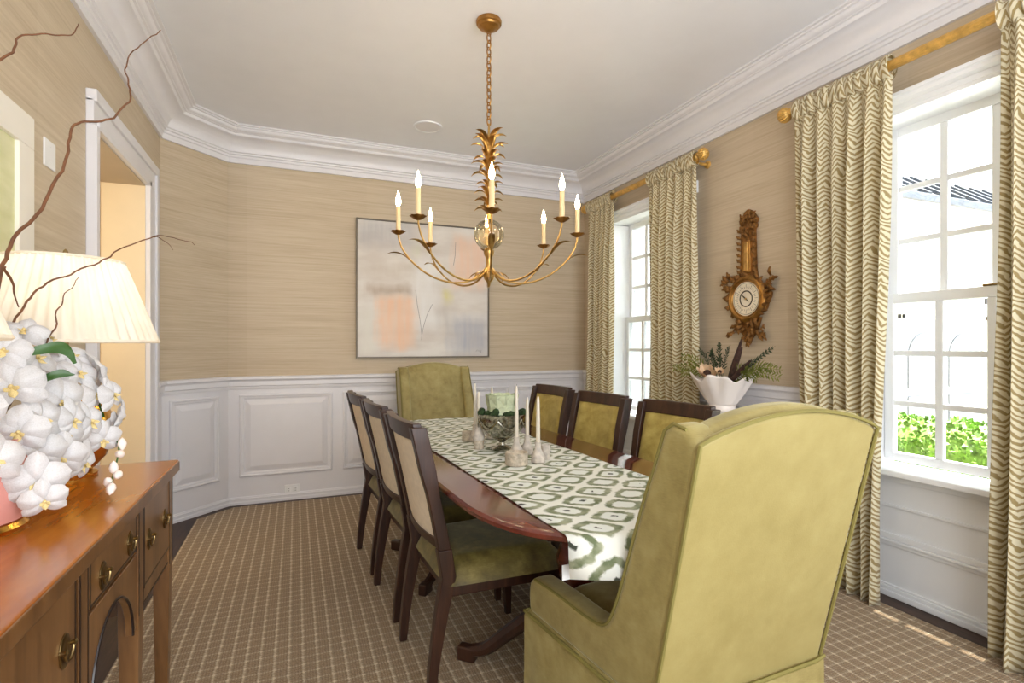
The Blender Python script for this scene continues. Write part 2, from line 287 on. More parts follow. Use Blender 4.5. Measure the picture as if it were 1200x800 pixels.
# ------------------------------------------------------------------ mesh helpers
class MB:
    def __init__(s): s.v = []; s.f = []; s.uv = {}
    def add(s, verts, faces, T=None):
        o = len(s.v); s.v += [tuple(T @ Vector(v)) if T else tuple(v) for v in verts]; s.f += [tuple(i + o for i in f) for f in faces]; return s
    def box(s, x0, x1, y0, y1, z0, z1, T=None):
        v = [(x, y, z) for z in (z0, z1) for y in (y0, y1) for x in (x0, x1)]
        return s.add(v, [(0, 2, 3, 1), (4, 5, 7, 6), (0, 1, 5, 4), (2, 6, 7, 3), (0, 4, 6, 2), (1, 3, 7, 5)], T)
    def frustum(s, c0, h0, c1, h1, T=None):
        """c0,c1 = (x,y,z) centres, h0,h1 = (hx,hy) half sizes"""
        v = [(c[0] + i * h[0], c[1] + j * h[1], c[2]) for c, h in ((c0, h0), (c1, h1)) for j in (-1, 1) for i in (-1, 1)]
        return s.add(v, [(0, 2, 3, 1), (4, 5, 7, 6), (0, 1, 5, 4), (2, 6, 7, 3), (0, 4, 6, 2), (1, 3, 7, 5)], T)
    def chain(s, secs, T=None):
        """secs: list of (centre, hx, hy): a square-section member through several stations"""
        o = []; fs = []
        for c, hx, hy in secs: o += [(c[0] - hx, c[1] - hy, c[2]), (c[0] + hx, c[1] - hy, c[2]), (c[0] + hx, c[1] + hy, c[2]), (c[0] - hx, c[1] + hy, c[2])]
        for k in range(len(secs) - 1):
            for i in range(4): a = 4 * k; j = (i + 1) % 4; fs.append((a + i, a + j, a + 4 + j, a + 4 + i))
        n = 4 * (len(secs) - 1); fs += [(3, 2, 1, 0), (n, n + 1, n + 2, n + 3)]
        return s.add(o, fs, T)
    def lathe(s, prof, n=24, T=None, cap=True, wob=None):
        o = []; fs = []
        for (r, z) in prof:
            for i in range(n):
                a = 2 * math.pi * i / n; rr = r * (1 + (wob(a, z) if wob else 0)); o.append((rr * math.cos(a), rr * math.sin(a), z))
        for k in range(len(prof) - 1):
            for i in range(n): j = (i + 1) % n; fs.append((k * n + i, k * n + j, (k + 1) * n + j, (k + 1) * n + i))
        if cap: fs.append(tuple(range(n - 1, -1, -1))); m = (len(prof) - 1) * n; fs.append(tuple(range(m, m + n)))
        return s.add(o, fs, T)
    def tube(s, pts, r, n=8, T=None, closed=False):
        pts = [Vector(p) for p in pts]; N = len(pts); rr = r if isinstance(r, (list, tuple)) else [r] * N
        o = []; fs = []; up = None
        for k, p in enumerate(pts):
            if closed: d = pts[(k + 1) % N] - pts[k - 1]
            else: d = pts[min(k + 1, N - 1)] - pts[max(k - 1, 0)]
            d.normalize()
            if up is None: up = d.orthogonal().normalized()
            up = (up - d * up.dot(d)); up = up.normalized() if up.length > 1e-6 else d.orthogonal().normalized()
            b = d.cross(up)
            for i in range(n): a = 2 * math.pi * i / n; o.append(p + (up * math.cos(a) + b * math.sin(a)) * rr[k])
        for k in range(N if closed else N - 1):
            for i in range(n): j = (i + 1) % n; k2 = (k + 1) % N; fs.append((k * n + i, k * n + j, k2 * n + j, k2 * n + i))
        if not closed: fs.append(tuple(range(n - 1, -1, -1))); m = (N - 1) * n; fs.append(tuple(range(m, m + n)))
        return s.add(o, fs, T)
    def prism(s, poly, h0, h1, T=None):
        """poly in local xy, extruded from z=h0 to h1"""
        n = len(poly); v = [(x, y, h0) for x, y in poly] + [(x, y, h1) for x, y in poly]
        fs = [tuple(range(n - 1, -1, -1)), tuple(range(n, 2 * n))] + [(i, (i + 1) % n, n + (i + 1) % n, n + i) for i in range(n)]
        return s.add(v, fs, T)
    def grid(s, fn, nu, nv, uvfn=None, T=None):
        o = len(s.v); v = [fn(i / nu, j / nv) for j in range(nv + 1) for i in range(nu + 1)]
        s.add(v, [(j * (nu + 1) + i, j * (nu + 1) + i + 1, (j + 1) * (nu + 1) + i + 1, (j + 1) * (nu + 1) + i) for j in range(nv) for i in range(nu)], T)
        if uvfn:
            for j in range(nv + 1):
                for i in range(nu + 1): s.uv[o + j * (nu + 1) + i] = uvfn(i / nu, j / nv)
        return s
    def sweep(s, prof, path, closed=False, inward=1):
        """prof: closed polygon of (d, z); d is offset to the left of the travel direction; path: (x, y) points, mitred"""
        P = [Vector(p) for p in path]; N = len(P); o = []; fs = []; m = len(prof)
        for k in range(N):
            a = (P[k] - P[k - 1]) if (k > 0 or closed) else (P[1] - P[0]); b = (P[(k + 1) % N] - P[k]) if (k < N - 1 or closed) else a
            a = a.normalized(); b = b.normalized(); na = Vector((-a.y, a.x)); nb = Vector((-b.y, b.x)); nn = (na + nb); nn = nn / max(1e-6, (1 + na.dot(nb)))
            for d, z in prof: q = P[k] + nn * d * inward; o.append((q.x, q.y, z))
        for k in range(N if closed else N - 1):
            for i in range(m): j = (i + 1) % m; k2 = (k + 1) % N; fs.append((k * m + i, k * m + j, k2 * m + j, k2 * m + i))
        if not closed: fs += [tuple(range(m - 1, -1, -1)), tuple(range((N - 1) * m, N * m))]
        return s.add(o, fs)
    def mesh(s, name, mat, smooth=True, angle=40):
        me = bpy.data.meshes.new(name); me.from_pydata([tuple(v) for v in s.v], [], s.f)
        bm = bmesh.new(); bm.from_mesh(me); bmesh.ops.recalc_face_normals(bm, faces=bm.faces); bm.to_mesh(me); bm.free()
        if s.uv:
            l = me.uv_layers.new(name='UVMap')
            for lp in me.loops: l.data[lp.index].uv = s.uv.get(lp.vertex_index, (0, 0))
        me.materials.append(M[mat] if isinstance(mat, str) else mat)
        if smooth:
            me.polygons.foreach_set('use_smooth', [True] * len(me.polygons)); me.set_sharp_from_angle(angle=R(angle))
        me.update(); return me
    def build(s, name, mat, parent=None, bevel=0, seg=2, smooth=True, angle=40, sub=0):
        o = bpy.data.objects.new(name, s.mesh(name, mat, smooth, angle)); C.objects.link(o)
        if parent: o.parent = parent
        if bevel:
            m = o.modifiers.new('bevel', 'BEVEL'); m.width = bevel; m.segments = seg; m.limit_method = 'ANGLE'; m.angle_limit = R(35); m.harden_normals = False
            for p in o.data.polygons: p.use_smooth = True
            for e in o.data.edges: pass
            at = o.data.attributes.get('sharp_edge')
            if at: o.data.attributes.remove(at)
            wn = o.modifiers.new('wn', 'WEIGHTED_NORMAL'); wn.keep_sharp = False
        if sub:
            m = o.modifiers.new('sub', 'SUBSURF'); m.levels = sub; m.render_levels = sub
        return o
def empty(name, loc=(0, 0, 0), rz=0, parent=None):
    o = bpy.data.objects.new(name, None); C.objects.link(o); o.location = loc; o.rotation_euler = (0, 0, rz); o.empty_display_size = 0.1
    if parent: o.parent = parent
    return o
def tag(o, label, cat, group=None, kind=None):
    o['label'] = label; o['category'] = cat
    if group: o['group'] = group
    if kind: o['kind'] = kind
    return o
def struct(o, label=None, cat=None):
    o['kind'] = 'structure'
    if label: o['label'] = label
    if cat: o['category'] = cat
    return o
def copy_tree(o, parent=None):
    c = o.copy(); C.objects.link(c); c.parent = parent
    for ch in list(o.children): copy_tree(ch, c)
    return c
def inst(me, name, parent, T):
    o = bpy.data.objects.new(name, me); C.objects.link(o); o.parent = parent; o.matrix_local = T; return o
def catmull(pts, n=6):
    P = [Vector(p) for p in pts]; P = [P[0] * 2 - P[1]] + P + [P[-1] * 2 - P[-2]]; out = []
    for k in range(1, len(P) - 2):
        for i in range(n):
            t = i / n; a, b, c, d = P[k - 1], P[k], P[k + 1], P[k + 2]
            out.append(0.5 * ((2 * b) + (c - a) * t + (2 * a - 5 * b + 4 * c - d) * t * t + (3 * b - a - 3 * c + d) * t ** 3))
    out.append(P[-2]); return out
TR = Matrix.Translation
def ROT(a, ax): return Matrix.Rotation(a, 4, ax)

# ------------------------------------------------------------------ room shell
XL, XR, YB, YF = -0.87, 2.70, 4.678, -1.15
DG = (XL, 4.303); DG2 = (-0.495, YB)          # the canted wall
ZC, RAIL = 2.92, 1.009
fl = struct(MB().box(-2.1, 3.2, YF - 2.5, 5.0, -0.12, 0).build('floor', 'floor'), 'dark stained oak floor around the carpet', 'floor')
struct(MB().box(-2.1, 3.05, YF - 2.5, 5.0, ZC, ZC + 0.12).build('ceiling', 'ceiling'), 'smooth white ceiling', 'ceiling')
D0, D1, DZ = 2.945, 3.87, 2.242                # doorway in the left wall
m = MB().box(XL - 0.2, XL, YF, D0, 0, ZC).box(XL - 0.2, XL, D1, 4.303, 0, ZC).box(XL - 0.2, XL, D0, D1, DZ, ZC)
wall_left = struct(m.build('wall_left', 'paper', smooth=False), 'left wall papered in tan grasscloth', 'wall')
m = MB().prism([DG, (XL - 0.2, 4.303), (XL - 0.2, YB + 0.15), (DG2[0], YB + 0.15), DG2], 0, ZC)
wall_diag = struct(m.build('wall_diagonal', 'paper', smooth=False), 'short canted corner wall in pale grasscloth', 'wall')
wall_back = struct(MB().box(DG2[0], XR + 0.3, YB, YB + 0.15, 0, ZC).build('wall_back', 'paper', smooth=False), 'back wall papered in tan grasscloth above white panelling', 'wall')
WIN = [(3.69, 'window_1'), (1.36, 'window_2')]
HWN, WTOP = 0.50, 2.395
m = MB(); edges = [YF] + sorted([c + s * HWN for c, _ in WIN for s in (-1, 1)]) + [YB]
for i in range(0, len(edges), 2): m.box(XR, XR + 0.22, edges[i], edges[i + 1], 0, ZC)
for c, _ in WIN:
    m.box(XR, XR + 0.22, c - HWN, c + HWN, WTOP, ZC); m.box(XR + 0.08, XR + 0.22, c - HWN, c + HWN, 0, 0.62)
wall_right = struct(m.build('wall_right', 'paper', smooth=False), 'window wall papered in tan grasscloth', 'wall')
# the wall behind the camera, with a wide opening for the fill light
m = MB().box(XL - 0.2, -0.75, YF - 0.15, YF, 0, ZC).box(2.55, XR + 0.22, YF - 0.15, YF, 0, ZC).box(-0.75, 2.55, YF - 0.15, YF, 2.75, ZC)
struct(m.build('wall_front', 'paper', smooth=False), 'wall with wide opening behind the viewpoint', 'wall')
m = MB().box(XL - 0.2, XL - 0.1, YF - 2.5, YF - 0.15, 0, ZC).box(XR + 0.12, XR + 0.22, YF - 2.5, YF - 0.15, 0, ZC).box(XL - 0.2, XR + 0.22, YF - 2.6, YF - 2.5, 0, ZC)
struct(m.build('wall_sky_block', 'ceiling', smooth=False), 'plain white unseen walls added behind the opening to block sky light', 'wall')  # added out of view so the sky does not flood in from behind
# crown moulding
crown = [(0, 2.685), (0.018, 2.685), (0.020, 2.722), (0.028, 2.727), (0.030, 2.742), (0.040, 2.746), (0.042, 2.757), (0.050, 2.760)]
for i in range(9):
    a = i / 8 * math.pi / 2; crown.append((0.052 + 0.10 * (1 - math.cos(a)), 2.762 + 0.088 * math.sin(a)))
crown += [(0.156, 2.855), (0.160, 2.868), (0.172, 2.870)]
for i in range(6):
    a = i / 5 * math.pi / 2; crown.append((0.174 + 0.026 * math.sin(a), 2.898 - 0.024 * math.cos(a)))
crown += [(0.212, 2.900), (0.214, 2.908), (0.230, 2.909), (0.230, ZC), (0, ZC)]
ring = [(XR, YF), (XR, YB), DG2, DG, (XL, YF)]
struct(MB().sweep(crown, ring).build('trim_1', 'paint', angle=30), 'white stepped crown moulding around the ceiling', 'crown moulding')
# chair rail, wainscot facing, baseboard
railp = [(0, 0.905), (0.018, 0.905), (0.022, 0.915), (0.022, 0.928), (0.030, 0.935), (0.030, 0.968), (0.036, 0.978), (0.048, 0.985), (0.048, 1.004), (0.040, RAIL), (0, RAIL)]
basep = [(0, 0), (0.020, 0), (0.020, 0.020), (0.016, 0.026), (0.016, 0.046), (0.011, 0.050), (0.008, 0.058), (0, 0.06)]
segs = [('right', [(XR, edges[i]), (XR, edges[i + 1])]) for i in (0, 2, 4)]
far = [(XR, edges[4]), (XR, YB), DG2, DG, (XL, 4.08)]
def along(nm, prof, mat, lab, cat):
    k = 1
    for path in ([(XR, edges[0]), (XR, edges[1])], [(XR, edges[2]), (XR, edges[3])], far, [(XL, 2.90), (XL, YF)]):
        struct(MB().sweep(prof, path).build(nm % k, mat, angle=30), lab, cat); k += 1
wain = [(0, 0.0), (0.010, 0.0), (0.010, 0.91), (0, 0.91)]
along('trim_1%d', wain, 'paint', 'flat white wainscot facing', 'wainscot')
along('trim_2%d', railp, 'paint', 'white moulded chair rail', 'chair rail')
for nm, path in (('baseboard_right', [(XR, edges[2]), (XR, edges[3])]), ('baseboard_back', far), ('baseboard_left', [(XL, 2.90), (XL, YF)]), ('baseboard_front', [(XR, edges[0]), (XR, edges[1])])):
    struct(MB().sweep([(d + 0.010 if d else 0, z) for d, z in basep], path).build(nm, 'paint', angle=30), 'low white base moulding', 'baseboard')
# raised wainscot panels: a mitred picture moulding and a bevelled raised field each
def panel(parent, o, ux, w_, z0, z1):
    """o = (x,y) of lower left seen from the room, ux = unit direction along the wall, inward = left normal of -ux"""
    ux = Vector(ux).normalized(); n = Vector((ux.y, -ux.x))          # room side
    def P(u, d, z): q = Vector(o) + ux * u + n * (d + 0.010); return (q.x, q.y, z)
    prof = [(0, 0), (0, 0.012), (0.006, 0.018), (0.014, 0.018), (0.018, 0.010), (0.030, 0.008), (0.036, 0.003), (0.036, 0)]
    v = []; f = []; k = len(prof)
    for (cu, cz, su, sz) in ((0, z0, 1, 1), (w_, z0, -1, 1), (w_, z1, -1, -1), (0, z1, 1, -1)):
        for a, d in prof: v.append(P(cu + su * a, d, cz + sz * a))
    for c in range(4):
        for i in range(k): j = (i + 1) % k; c2 = (c + 1) % 4; f.append((c * k + i, c * k + j, c2 * k + j, c2 * k + i))
    a = MB().add(v, f).build('panel_moulding', 'paint', parent, angle=25)
    g, e = 0.046, 0.082
    v = [P(g, 0, z0 + g), P(w_ - g, 0, z0 + g), P(w_ - g, 0, z1 - g), P(g, 0, z1 - g), P(g, 0.002, z0 + g), P(w_ - g, 0.002, z0 + g), P(w_ - g, 0.002, z1 - g), P(g, 0.002, z1 - g),
         P(e, 0.014, z0 + e), P(w_ - e, 0.014, z0 + e), P(w_ - e, 0.014, z1 - e), P(e, 0.014, z1 - e)]
    MB().add(v, [(0, 1, 5, 4), (1, 2, 6, 5), (2, 3, 7, 6), (3, 0, 4, 7), (4, 5, 9, 8), (5, 6, 10, 9), (6, 7, 11, 10), (7, 4, 8, 11), (8, 9, 10, 11), (3, 2, 1, 0)]).build('raised_panel', 'paint', parent, smooth=False)
PZ = (0.215, 0.865)
for a, b in ((-0.415, 0.28), (0.365, 0.88), (0.96, 1.40), (1.445, 1.875), (1.93, 2.54)): panel(wall_back, (a, YB), (1, 0), b - a, *PZ)
dd = Vector((DG2[0] - DG[0], DG2[1] - DG[1])); L = dd.length; dd.normalize()
panel(wall_diag, Vector(DG) + dd * 0.055, dd, L - 0.055 - 0.085, *PZ)
for a, b in ((2.75, 2.0), (1.9, 0.9), (0.8, -0.2)): panel(wall_left, (XL, b), (0, 1), a - b, *PZ)
for a, b in ((3.10, 2.55), (2.47, 1.95)): panel(wall_right, (XR, a), (0, -1), a - b, *PZ)
# doorway: jambs, casing, the warm hall beyond
door = struct(empty('door_1', (XL, 3.4, 0)), 'white cased doorway into a warm cream hall', 'doorway')
def dchild(mb, name, mat, **k):
    o = mb.build(name, mat, door, **k); o.matrix_parent_inverse = Matrix.Translation(door.location).inverted(); return o
XF = -0.827
dchild(MB().box(XL, XF, 2.902, D0, 0, DZ), 'casing_leg', 'paint', bevel=0.004)
dchild(MB().sweep([(0, 0), (0.21, 0), (0.21, 0.012), (0.18, 0.016), (0.17, 0.030), (0.05, 0.032), (0.042, 0.043), (0, 0.043)], [(0, 0), (1, 0)]) if False else
       MB().box(XL, XF - 0.012, D1, 4.076, 0, DZ).box(XL, XF, 4.02, 4.076, 0, 2.347).box(XL, XF - 0.004, 3.864, 3.90, 0, DZ + 0.03), 'casing_leg', 'paint', bevel=0.004)
dchild(MB().box(XL, XF - 0.012, 2.902, 4.076, DZ, 2.36).box(XL, XF, 2.902, 4.076, 2.347, 2.403).box(XL, XF - 0.004, 2.95, 3.90, DZ - 0.006, DZ + 0.03), 'casing_head', 'paint', bevel=0.004)
dchild(MB().box(XL - 0.21, XL + 0.012, D1 - 0.012, D1 + 0.002, 0, DZ).box(XL - 0.21, XL + 0.012, D0 - 0.002, D0 + 0.006, 0, DZ), 'jamb', 'jamb', smooth=False)
dchild(MB().box(XL - 0.21, XL + 0.012, D0, D1, DZ - 0.012, DZ + 0.001), 'soffit', 'soffit', smooth=False)
m = MB().box(-2.1, -2.0, 2.0, 5.0, 0, ZC).box(-2.1, XL - 0.2, 5.0, 5.1, 0, ZC).box(-2.1, XL - 0.2, 1.9, 2.0, 0, ZC)
struct(m.build('wall_hall', 'hallwall', smooth=False), 'warm cream hall walls seen through the doorway', 'wall')
light('hall_ceiling_lamp', 'POINT', (-1.55, 2.7, 1.7), 13, (1.0, 0.88, 0.68), shadow_soft_size=0.3)

# ------------------------------------------------------------------ windows
def window(cy, name, lab):
    wd = struct(empty(name, (XR, cy, 0)), lab, 'window')
    def ch(mb, nm, mat, parent=wd, **k): return mb.build(nm, mat, parent, **k)
    # local: x outwards from the room face, y along the wall
    XG = 0.15; hw = 0.455; z0, zm, z1 = 0.665, 1.49, 2.372
    for s in (-1, 1):
        ch(MB().box(-0.022, 0.0, s * 0.50 - 0.0, s * 0.62, 0.06, 2.365).box(-0.034, -0.022, s * 0.59, s * 0.62, 0.06, 2.36), 'side_casing', 'white', bevel=0.003)
        ch(MB().box(0.0, 0.21, min(s * 0.46, s * 0.50), max(s * 0.46, s * 0.50), 0.62, 2.36), 'jamb', 'white')
    # head: fascia, bed mould, cornice
    ch(MB().box(-0.022, 0.21, -0.62, 0.62, 2.365, 2.395), 'head_casing', 'white', bevel=0.003)
    cor = [(0, 2.362), (0.024, 2.362), (0.028, 2.374), (0.034, 2.378), (0.034, 2.402), (0.042, 2.406), (0.055, 2.412), (0.060, 2.428), (0.072, 2.432), (0.072, 2.448), (0, 2.448)]
    v = []; k = len(cor)
    for y in (-0.65, 0.65): v += [(-d, y, z) for d, z in cor]
    ch(MB().add(v, [tuple(range(k)), tuple(range(2 * k - 1, k - 1, -1))] + [(i, (i + 1) % k, k + (i + 1) % k, k + i) for i in range(k)]), 'head_cornice', 'white', angle=30)
    # stool, apron and panelled recess below
    ch(MB().box(-0.03, 0.21, -0.56, 0.56, 0.615, 0.645), 'sill', 'white', bevel=0.006)
    ap = MB().box(0.060, 0.082, -0.50, 0.50, 0.0, 0.615).box(0.045, 0.06, -0.50, 0.50, 0.575, 0.615).box(0.050, 0.06, -0.5, 0.5, 0.445, 0.46)
    ch(ap, 'apron_panel', 'white', bevel=0.003)
    ch(MB().box(0.042, 0.06, -0.5, 0.5, 0.270, 0.285).box(0.048, 0.06, -0.5, 0.5, 0.285, 0.315).box(0.052, 0.06, -0.5, 0.5, 0.25, 0.27), 'apron_rail', 'white', bevel=0.004)
    ch(MB().box(0.036, 0.06, -0.5, 0.5, 0, 0.03).box(0.042, 0.06, -0.5, 0.5, 0.03, 0.05).box(0.05, 0.06, -0.5, 0.5, 0.05, 0.06), 'apron_base', 'white', bevel=0.004)
    for nm, xs, za, zb in (('upper_sash', XG + 0.02, zm - 0.025, z1), ('lower_sash', XG - 0.018, z0, zm + 0.025)):
        T = 0.036
        bot = 0.042 if nm == 'lower_sash' else 0.05
        top = 0.05 if nm == 'upper_sash' else 0.05
        fr = MB().box(xs, xs + T, -hw, -hw + 0.042, za, zb).box(xs, xs + T, hw - 0.042, hw, za, zb).box(xs, xs + T, -hw + 0.042, hw - 0.042, za, za + bot).box(xs, xs + T, -hw + 0.042, hw - 0.042, zb - top, zb)
        sash = ch(fr, nm, 'white', bevel=0.003)
        ya, yb = -hw + 0.042, hw - 0.042; zl, zh = za + bot, zb - top
        mu = 0.017
        pw, ph = (yb - ya) / 4, (zh - zl) / 3
        for i in range(1, 4): ch(MB().box(xs + 0.004, xs + T - 0.004, ya + pw * i - mu, ya + pw * i + mu, zl, zh), 'muntin', 'white', sash, bevel=0.004)
        for j in range(1, 3): ch(MB().box(xs + 0.006, xs + T - 0.006, ya, yb, zl + ph * j - mu * 0.8, zl + ph * j + mu * 0.8), 'glazing_bar', 'white', sash, bevel=0.004)
        for i in range(4):
            for j in range(3):
                ch(MB().box(xs + 0.016, xs + 0.020, ya + pw * i + mu * (i > 0), ya + pw * (i + 1) - mu * (i < 3), zl + ph * j + mu * .8 * (j > 0), zl + ph * (j + 1) - mu * .8 * (j < 2)), 'pane', 'pane', sash, smooth=False)
    ch(MB().box(XG - 0.024, XG - 0.006, -0.03, 0.03, zm + 0.025, zm + 0.035), 'sash_lock', 'brass', bevel=0.003)
    # portal for the sky light
    return wd
window(WIN[0][0], 'window_1', 'white sash window between the curtains beside the far corner')
window(WIN[1][0], 'window_2', 'white sash window with a view of the green hedge')
for c, _ in WIN:
    p = light('window_portal', 'AREA', (XR + 0.23, c, 1.5), 1, shape='RECTANGLE', size=1.0, size_y=1.8); p.rotation_euler = (R(90), 0, R(90)); p.data.cycles.is_portal = True

# ------------------------------------------------------------------ carpet
rugpoly = [(-0.66, YF + 0.3), (2.62, YF + 0.3), (2.62, 4.56), (-0.45, 4.56), (-0.66, 4.35)]
tag(MB().prism(rugpoly, 0.0, 0.012).build('carpet', 'rug', bevel=0.004), 'brown woven carpet with pale trellis lines under the dining table', 'carpet')

# ------------------------------------------------------------------ dining table
TROT = R(2.5); TC = Vector((0.925, 2.32, 0)); TZ = 0.755
table = tag(empty('dining_table', TC, TROT), 'long polished mahogany pedestal table with rounded ends', 'table')
def rounded(hx, hy, e, n=64):
    out = []
    for i in range(n):
        a = 2 * math.pi * i / n; c, s_ = math.cos(a), math.sin(a)
        out.append((hx * math.copysign(abs(c) ** (2 / e), c), hy * math.copysign(abs(s_) ** (2 / e), s_)))
    return out
def table_outline(hx, hy, ry):
    """straight sides, ends as flattened half ellipses of depth ry"""
    out = []
    for q, (sx, sy) in enumerate(((1, 1), (-1, -1))):
        for i in range(25):
            a = math.pi * i / 24
            c, s_ = math.cos(a), math.sin(a); e = 2.5
            out.append((sx * hx * math.copysign(abs(c) ** (2 / e), c), sy * (hy - ry + ry * abs(s_) ** (2 / e))))
    return out
HX, HY_ = 0.47, 1.165
m = MB(); lay = [(HX - 0.016, TZ - 0.030), (HX - 0.002, TZ - 0.021), (HX, TZ - 0.008), (HX - 0.008, TZ)]
v = []; k = 0
for hx, z in lay:
    o_ = table_outline(hx, HY_ - (HX - hx), 0.52); k = len(o_); v += [(x, y, z) for x, y in o_]
f = [tuple(range(k - 1, -1, -1)), tuple(range(3 * k, 4 * k))] + [(j * k + i, j * k + (i + 1) % k, (j + 1) * k + (i + 1) % k, (j + 1) * k + i) for j in range(3) for i in range(k)]
m.add(v, f).build('tabletop', 'mahogany', table)
m = MB(); o_ = table_outline(HX - 0.15, HY_ - 0.15, 0.42)
m.prism(o_, TZ - 0.085, TZ - 0.030); m.build('apron', 'mahogany', table)
for s in (-1, 1):
    cy = s * 0.62
    ped = MB().lathe([(0.03, 0.20), (0.075, 0.22), (0.085, 0.27), (0.05, 0.31), (0.045, 0.36), (0.07, 0.42), (0.078, 0.48), (0.06, 0.54), (0.045, 0.60), (0.075, 0.64), (0.08, 0.66)], 28, TR((0, cy, 0))).build('pedestal', 'mahogany', table)
    for a in (45, 135, 225, 315):
        d = Vector((math.cos(R(a)), math.sin(R(a)), 0)); pts = [d * r_ + Vector((0, cy, z)) for r_, z in ((0.03, 0.26), (0.14, 0.25), (0.26, 0.16), (0.36, 0.075), (0.44, 0.05))]
        P = catmull(pts, 4); lg = MB().tube(P, [0.034 - 0.012 * i / len(P) for i in range(len(P))], 8).build('foot_leg', 'espresso', ped)
        MB().box(-0.035, 0.04, -0.022, 0.022, 0.012, 0.07, TR(d * 0.44 + Vector((0, cy, 0))) @ ROT(R(a), 'Z')).build('toe_cap', 'espresso', ped, bevel=0.008)
# runner
RW = 0.295; drop = 0.105
def runner():
    hy = HY_; top = TZ + 0.0035; rr = 0.02
    st = []                                            # (y, z, s) stations along the cloth
    s_ = 0; Y0 = hy + 0.006
    path = [(-Y0 - 0.012, top - drop), (-Y0 - 0.006, top - drop * 0.5), (-Y0 - 0.004, top - rr)]
    for i in range(1, 5): a = i / 4 * math.pi / 2; path.append((-Y0 - 0.004 + rr * (1 - math.cos(a)), top - rr + rr * math.sin(a)))
    for i in range(1, 40): path.append((-hy + rr + (2 * hy - 2 * rr) * i / 40, top))
    path += [(-y, z) for y, z in reversed(path[:7])]
    acc = [0]
    for a, b in zip(path, path[1:]): acc.append(acc[-1] + math.hypot(b[0] - a[0], b[1] - a[1]))
    n = len(path) - 1; W_ = 12
    def edge_y(x):                                     # the rounded end lies a little further in towards the sides
        t_ = abs(x) / HX; return 0.52 * (1 - (1 - t_ ** 2.5) ** (1 / 2.5))
    def fn(u, v):
        i = round(v * n); x = (u - 0.5) * 2 * RW; y, z = path[i]
        if i <= 6: y = y + edge_y(x)
        elif i >= n - 6: y = y - edge_y(x)
        else:
            lim = hy - edge_y(x) - rr; y = y * lim / (hy - rr)
        if i < 3: z += 0.012 * u * (3 - i) / 3; y -= 0.010 * math.sin(u * 9) * (3 - i) / 3
        return (x, y, z + 0.0012 * math.sin(u * 20 + v * 30))
    mb = MB().grid(fn, W_, n, lambda u, v: ((u - 0.5) * 2 * RW, acc[round(v * n)]))
    o = mb.build('table_runner', 'runner'); o.location = TC + Vector((-0.03 * 1, 0, 0)); o.rotation_euler = (0, 0, TROT)
    sm = o.modifiers.new('solid', 'SOLIDIFY'); sm.thickness = 0.0025; sm.offset = 1
    return o
rn = runner(); tag(rn, 'cream table runner with green ikat trellis pattern on the dining table', 'table runner')
MB().box(-RW + 0.004, -RW + 0.030, -1.066, -1.064, TZ - 0.125, TZ - 0.085).build('care_tag', 'plastic', rn)

